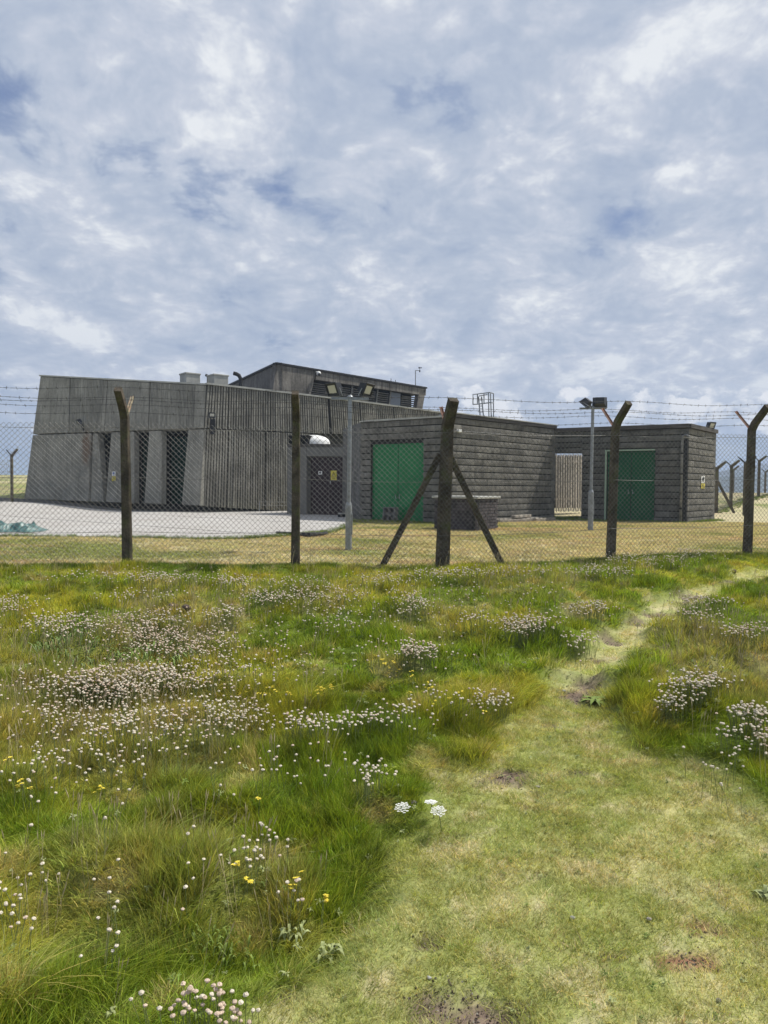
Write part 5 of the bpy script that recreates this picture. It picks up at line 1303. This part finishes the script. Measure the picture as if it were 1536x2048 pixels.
for key, lb in {(400, 2015): 'pinkish beige thrift head in the tight clump at the bottom edge of the picture', (450, 2035): 'beige thrift head at the right side of the clump at the bottom edge',
                (740, 1548): 'whitish thrift head in the upright bunch just above the white umbels', (735, 1575): 'low thrift head at the foot of the bunch above the white umbels',
                (150, 1515): 'small pale thrift head in the wide loose scatter on the left bank', (620, 1530): 'pale thrift head in the sparse row between the banks, centre left',
                (60, 1560): 'pale thrift head near the left edge among yellow flowers', (30, 1830): 'pale thrift head in the little group at the left edge, lower down',
                (550, 1690): 'pale thrift head in the small open group left of the path edge', (500, 1730): 'pale thrift head just above the lone yellow flower near the path',
                (590, 1790): 'small beige thrift head among the lower yellow flowers', (300, 1500): 'pale thrift head thinly scattered below the big left drift',
                (1470, 1520): 'small pale thrift head in the turf at the right edge', (1430, 1550): 'small pale thrift head in the short turf right of the path',
                (1525, 1470): 'thrift head in the clump touching the right edge', (1460, 1465): 'thrift head beside the dark tussock right of the path'}.items(): CLN[key] = (lb, lb)
rest = []
for rank, ii in enumerate(order):
    x, y, z = gpnts[ii]; pk = FPk[ii][2]
    kind = random.choice((4, 5)) if random.random() < pk * .8 else random.choice((0, 1, 2, 3))
    s = random.uniform(.8, 1.15); rz = random.uniform(0, 6.28); tx, ty = random.gauss(0, .12), random.gauss(0, .12)
    hs_ = random.uniform(.85, 1.25)
    if rank < 300:
        lb, gr = CLN.get(FPk[ii][3], lbl_zone(x, y))
        if rank < 110:
            root = bpy.data.objects.new('thrift_flower', None); COL.objects.link(root); root.empty_display_size = .02
            for nm, mm in (('stalk', TS[kind]), ('flower_head', THD[kind])):
                c = bpy.data.objects.new(nm, mm); COL.objects.link(c); c.parent = root
        else:
            root = bpy.data.objects.new('thrift_flower', TH[kind]); COL.objects.link(root)
        root.location = (x, y, z); root.rotation_euler = (tx, ty, rz); root.scale = (s, s, s * hs_ if rank > 110 else s)
        tag(root, lb, 'flower', gr)
    else: rest.append((x, y, z, tx, ty, rz, s * 1.06, kind))
rest = np.array(rest)
scatter('thrift_drift', rest[:, :3], rest[:, 3:6], np.stack([rest[:, 6]] * 3, -1), rest[:, 7].astype(int), TH, label=None, kind='stuff')

# ------------------------------------------------------------------ yellow flowers
def yellow_mesh(seed):
    r = random.Random(seed); st = MB(); H = .13; st.tube([(0, 0, -.02), (.004, 0, H * .5), (.01, .003, H)], .0012, 4); pt = MB()
    for q in range(r.randint(3, 5)):
        cx, cy, cz = .01 + r.uniform(-.012, .012), r.uniform(-.012, .012), H + r.uniform(-.006, .010)
        for k in range(6):
            a = k * 1.047 + r.random(); c1, s1 = math.cos(a), math.sin(a); w_ = .0032
            pt.add([(cx, cy, cz), (cx + c1 * .005 - s1 * w_, cy + s1 * .005 + c1 * w_, cz + .003), (cx + c1 * .010, cy + s1 * .010, cz + .001), (cx + c1 * .005 + s1 * w_, cy + s1 * .005 - c1 * w_, cz + .003)], [(0, 1, 2, 3)])
    return to_mesh([st, pt], [M['stem'], M['petal']], 'yellow_flower')
YM = [yellow_mesh(s) for s in range(4)]
YF = [(193, 1585, 2), (8, 1527, 1), (55, 1580, 2), (517, 1613, 1), (478, 1764, 2), (594, 1767, 1), (608, 1780, 1), (640, 1811, 2), (578, 1798, 1), (27, 1590, 1)]
for u, v in [(500, 1387), (515, 1388), (535, 1388), (555, 1385), (575, 1393), (615, 1398), (630, 1399), (640, 1395), (655, 1390), (668, 1384), (672, 1388), (565, 1362), (800, 1345), (815, 1350), (830, 1358), (843, 1366), (780, 1352), (850, 1380), (862, 1390), (872, 1404), (898, 1404), (963, 1425), (910, 1380), (812, 1395), (740, 1325), (760, 1330), (785, 1338)]: YF.append((u, v, 1 + (random.random() < .5)))
pts = G_fast([(u, v) for u, v, _ in YF], .125)
for (u, v, cnt), p in zip(YF, pts):
    for k in range(cnt):
        o = bpy.data.objects.new('yellow_flower', random.choice(YM)); COL.objects.link(o)
        o.location = (p[0] + random.uniform(-.02, .02) * (k > 0), p[1] + random.uniform(-.02, .02) * (k > 0), p[2]); o.rotation_euler = (random.gauss(0, .15), random.gauss(0, .15), random.uniform(0, 6.28)); s = random.uniform(.9, 1.25); o.scale = (s, s, s)
        if v > 1500: tag(o, 'yellow trefoil flower in the near grass at lower left of the path', 'flower', 'yellow flowers in the near grass')
        elif u < 700: tag(o, 'yellow flower in the short row in the middle of the left bank', 'flower', 'yellow flowers in a row on the left bank')
        else: tag(o, 'yellow flower in the loose patch just left of the worn path', 'flower', 'yellow flowers left of the path')

# ------------------------------------------------------------------ white umbels, leafy plants, stones
def umbel(u, v, label, tilt, s=1.0):
    g = G(u, v, .10); root = empty('wild_carrot', g, label, 'flower', 'white umbel flowers beside the path')
    H = .11 * s; top = g + Vector((.0, -.01, H))
    MB().tube([g + Vector((.02, .03, -.02)), g + Vector((.01, .01, H * .5)), top], .0022, 5).build('stalk', M['stem'], root)
    fl = MB(); ra_ = MB()
    for k in range(26):
        a = k * 2.4; r = .034 * s * math.sqrt((k + .5) / 26); c = top + Vector((r * math.cos(a), r * math.sin(a) * math.cos(tilt), .012 - .006 * (r / .03) + r * math.sin(a) * math.sin(tilt)))
        ra_.tube([top, c], .0006, 3)
        for q in range(5):
            b = q * 1.257 + k; cc = c + Vector((.0042 * math.cos(b), .0042 * math.sin(b), random.uniform(-.0015, .002)))
            fl.add([cc + Vector((.003, 0, 0)), cc + Vector((0, .003, .001)), cc + Vector((-.003, 0, 0)), cc + Vector((0, -.003, .001)), cc + Vector((0, 0, -.002))], [(0, 1, 2, 3), (0, 3, 4), (1, 0, 4), (2, 1, 4), (3, 2, 4)])
    ra_.build('rays', M['stem'], root); fl.build('florets', M['umbel'], root, fixn=False)
umbel(805, 1620, 'white umbel flower, left of the three at the path edge', .35, 1.0)
umbel(862, 1600, 'white umbel flower seen edge on, top of the three at the path edge', -.1, .8)
umbel(877, 1627, 'white umbel flower, right of the three at the path edge', .3, 1.0)
def leaf_blade(mb, base, az_, ln, wd, rise, droop, seg=5):
    vs = []; d = Vector((math.cos(az_), math.sin(az_), 0)); s = Vector((-d.y, d.x, 0))
    for k in range(seg + 1):
        t = k / seg; w_ = wd * math.sin(math.pi * min(.98, .12 + t * .88)) * .5
        c = Vector(base) + d * ln * t + Vector((0, 0, rise * math.sin(t * math.pi * .8) - droop * t * t))
        vs += [c - s * w_ + Vector((0, 0, .25 * w_)), c, c + s * w_ + Vector((0, 0, .25 * w_))]
    fs = []
    for k in range(seg):
        i = 3 * k; fs += [(i, i + 1, i + 4, i + 3), (i + 1, i + 2, i + 5, i + 4)]
    mb.add(vs, fs)
def rosette(u, v, n, ln, wd, mt, name, label, cat='plant', rise=.02, spread=.02, droop=.02):
    g = G(u, v); root = empty(name, g, label, cat)
    for k in range(n):
        mb = MB(); a = k * 2.4 + random.uniform(-.3, .3); b = g + Vector((random.uniform(-spread, spread), random.uniform(-spread, spread), .006 + .02 * random.random()))
        leaf_blade(mb, b, a, ln * random.uniform(.6, 1.15), wd * random.uniform(.8, 1.2), rise * random.uniform(.6, 1.6), droop)
        mb.build('leaf', M[mt], root, fixn=False, smooth_=True)
rosette(655, 1920, 22, .048, .013, 'leafpale', 'plantain_rosette', 'pale green leaf rosette on bare turf at the bottom, left of the soil patch', rise=.03)
rosette(1190, 1408, 18, .11, .035, 'leaf', 'dock_rosette', 'flat green leaf rosette on the path just right of the bare soil')
rosette(1534, 1800, 16, .06, .018, 'leafpale', 'leafy_weed', 'pale leafy weed at the right edge of the short turf')
rosette(420, 1905, 40, .055, .009, 'leaf', 'leafy_weed', 'dark leafy weed in the hollow below the combed grass, lower left', rise=.04, spread=.07)
rosette(470, 1935, 24, .045, .008, 'leaf', 'leafy_weed', 'small dark weed right of the larger one, bottom centre left', rise=.04, spread=.05)
rosette(585, 1402 + 480, 14, .05, .012, 'leafpale', 'leafy_weed', 'small pale weed between the lower yellow flowers and the leaf rosette', rise=.03, spread=.03)
for (u, v, n, r, lb) in ((150, 1318, 110, .30, 'bright green fleshy-leaved clump on the left bank among pink thrift, left one'), (300, 1325, 110, .26, 'bright green fleshy-leaved clump with dark hollows under the pink thrift, right one')):
    g = G(u, v); root = empty('samphire_clump', g, lb, 'plant'); st = MB()
    for k in range(n):
        a = random.uniform(0, 6.28); rr2 = r * math.sqrt(random.random()); bx_, by_ = g.x + rr2 * math.cos(a), g.y + rr2 * .8 * math.sin(a); bz = hz1(bx_, by_)
        leaf_blade(st, (bx_, by_, bz + .02), a + random.uniform(-.9, .9), random.uniform(.08, .17), .012, random.uniform(.06, .12), .03, 5)
    st.build('leaves', M['samphire'], root, fixn=False, kind='stuff')
def stone(u, v, s, label, mt='stone', flat=.6):
    g = G(u, v); bm = bmesh.new(); bmesh.ops.create_icosphere(bm, subdivisions=2, radius=1)
    for vt in bm.verts:
        vt.co *= 1 + .3 * (mnoise.noise(vt.co * 1.3 + Vector((u, v, 0))))
        vt.co = Vector((vt.co.x * s, vt.co.y * s * .8, vt.co.z * s * flat))
    me_ = bpy.data.meshes.new('stone'); bm.to_mesh(me_); bm.free(); me_.materials.append(M[mt]); me_.polygons.foreach_set('use_smooth', [True] * len(me_.polygons))
    o = bpy.data.objects.new('stone', me_); COL.objects.link(o); o.location = g + Vector((0, 0, s * .35 + .008)); return tag(o, label, 'stone')
stone(1145, 1842, .011, 'small white pebble on the turf, left one of the pair at mid right', 'coping')
stone(1298, 1844, .010, 'small pale pebble on the turf, right one of the pair at mid right')
stone(1437, 2008, .010, 'small grey pebble near the bottom right corner')
stone(858, 1962, .009, 'pale pebble in the soil patch at the bottom of the path', 'coping')
stone(1128, 1386, .016, 'pale stone on the left edge of the bare soil, halfway up the path', 'coping')
stone(826, 1612, .02, 'buff stone behind the white umbel flowers')
stone(1075, 1578, .013, 'flat stone in the worn turf at the wide part of the path', flat=.4)
stone(345, 1222, .055, 'dark rock showing in the grass on the left bank', 'soil', .8)
stone(372, 1222, .045, 'smaller dark rock right beside the other one on the left bank', 'soil', .8)
stone(1468, 1146, .03, 'dark clod of earth beside the path at upper right', 'soil', .9)
# soil crumbs in the bare patches
bm = bmesh.new(); bmesh.ops.create_icosphere(bm, subdivisions=1, radius=.004)
for vt in bm.verts: vt.co.z *= .6; vt.co *= random.uniform(.75, 1.25)
cr = bpy.data.meshes.new('crumb'); bm.to_mesh(cr); bm.free(); cr.materials.append(M['soil']); cr2 = cr.copy(); cr2.materials.clear(); cr2.materials.append(M['stone'])
cx_, cy_ = [], []
for (ax, ay, rx, ry, k) in DIRT:
    n = int(2600 * rx * ry * 12 / (1 + .12 * ay * ay)) + 12; cx_ += list(ax + RNG.normal(0, rx * .6, n)); cy_ += list(ay + RNG.normal(0, ry * .6, n))
cx_ = np.array(cx_); cy_ = np.array(cy_); n = len(cx_)
scatter('soil_crumbs', np.stack([cx_, cy_, height(cx_, cy_) + .001], -1), RNG.uniform(0, 6, (n, 3)), np.stack([RNG.uniform(.3, 1.3, n)] * 3, -1), (RNG.random(n) < .16).astype(int), [cr, cr2], kind='stuff')
def weed_mesh(seed, mt):
    r = random.Random(seed); mb = MB()
    for k in range(9):
        leaf_blade(mb, (r.uniform(-.006, .006), r.uniform(-.006, .006), .004), k * 2.4 + r.uniform(-.4, .4), r.uniform(.012, .028), r.uniform(.005, .010), r.uniform(.004, .014), .006, 3)
    return to_mesh([mb], [mt], 'low_weed')
wm = [weed_mesh(s, M['leafpale'] if s < 4 else M['leaf']) for s in range(7)]
x, y = frustum_pts(5200, 1.7, 9.0); k_ = (y < fence_y(x) - .2) & (RNG.random(len(x)) < .15 + .85 * smooth(.52, .62, fbm(x, y, .4, 777, 3))); x, y = x[k_], y[k_]; n = len(x)
pmw = path_mask(x, y)
scatter('low_weeds', np.stack([x, y, height(x, y) + .006 + .03 * (1 - pmw)], -1), np.stack([RNG.normal(0, .2, n), RNG.normal(0, .2, n), RNG.uniform(0, 6.28, n)], -1), np.stack([RNG.uniform(.45, 1.05, n) * (1 - .3 * pmw)] * 3, -1), RNG.integers(0, 7, n), wm, kind='stuff')
# dry seed stalks standing above the long grass
def stalk_mesh(seed):
    r = random.Random(seed); mb = MB()
    for k in range(3):
        x0, y0 = r.uniform(-.03, .03), r.uniform(-.03, .03); H = r.uniform(.16, .28); lx, ly = r.uniform(-.02, .08), r.uniform(-.03, .03)
        mb.tube([(x0, y0, 0), (x0 + lx * .4, y0 + ly * .4, H * .6), (x0 + lx, y0 + ly, H)], .0008, 3)
        mb.tube([(x0 + lx, y0 + ly, H), (x0 + lx * 1.15, y0 + ly * 1.1, H + .02), (x0 + lx * 1.35, y0 + ly * 1.2, H + .045)], .0028, 4, sc=[.5, 1, .2])
    return to_mesh([mb], [M['seed']], 'seed_stalk')
M['seed'] = mat('dry_seed_head', (0.42, 0.35, 0.20), 0.8, rand=.2)
sm = [stalk_mesh(s) for s in range(5)]
x, y = frustum_pts(9000, 2.0, 10.8); pr_ = np.zeros(len(x)) + .10
for cx, cy, r, s in DRY: pr_ = np.maximum(pr_, s * 1.0 * smooth(1.3, .3, ((x - cx) ** 2 + (y - cy) ** 2) / r ** 2))
k_ = (RNG.random(len(x)) < pr_) & (path_mask(x, y) < .15) & (y < fence_y(x)); x, y = x[k_], y[k_]; n = len(x)
sc = RNG.uniform(.6, 1.0, n)
scatter('seed_stalks', np.stack([x, y, height(x, y)], -1), np.stack([RNG.normal(0, .12, n), RNG.normal(0, .12, n), RNG.normal(0, 1.0, n)], -1), np.stack([sc] * 3, -1), RNG.integers(0, 5, n), sm, kind='stuff')
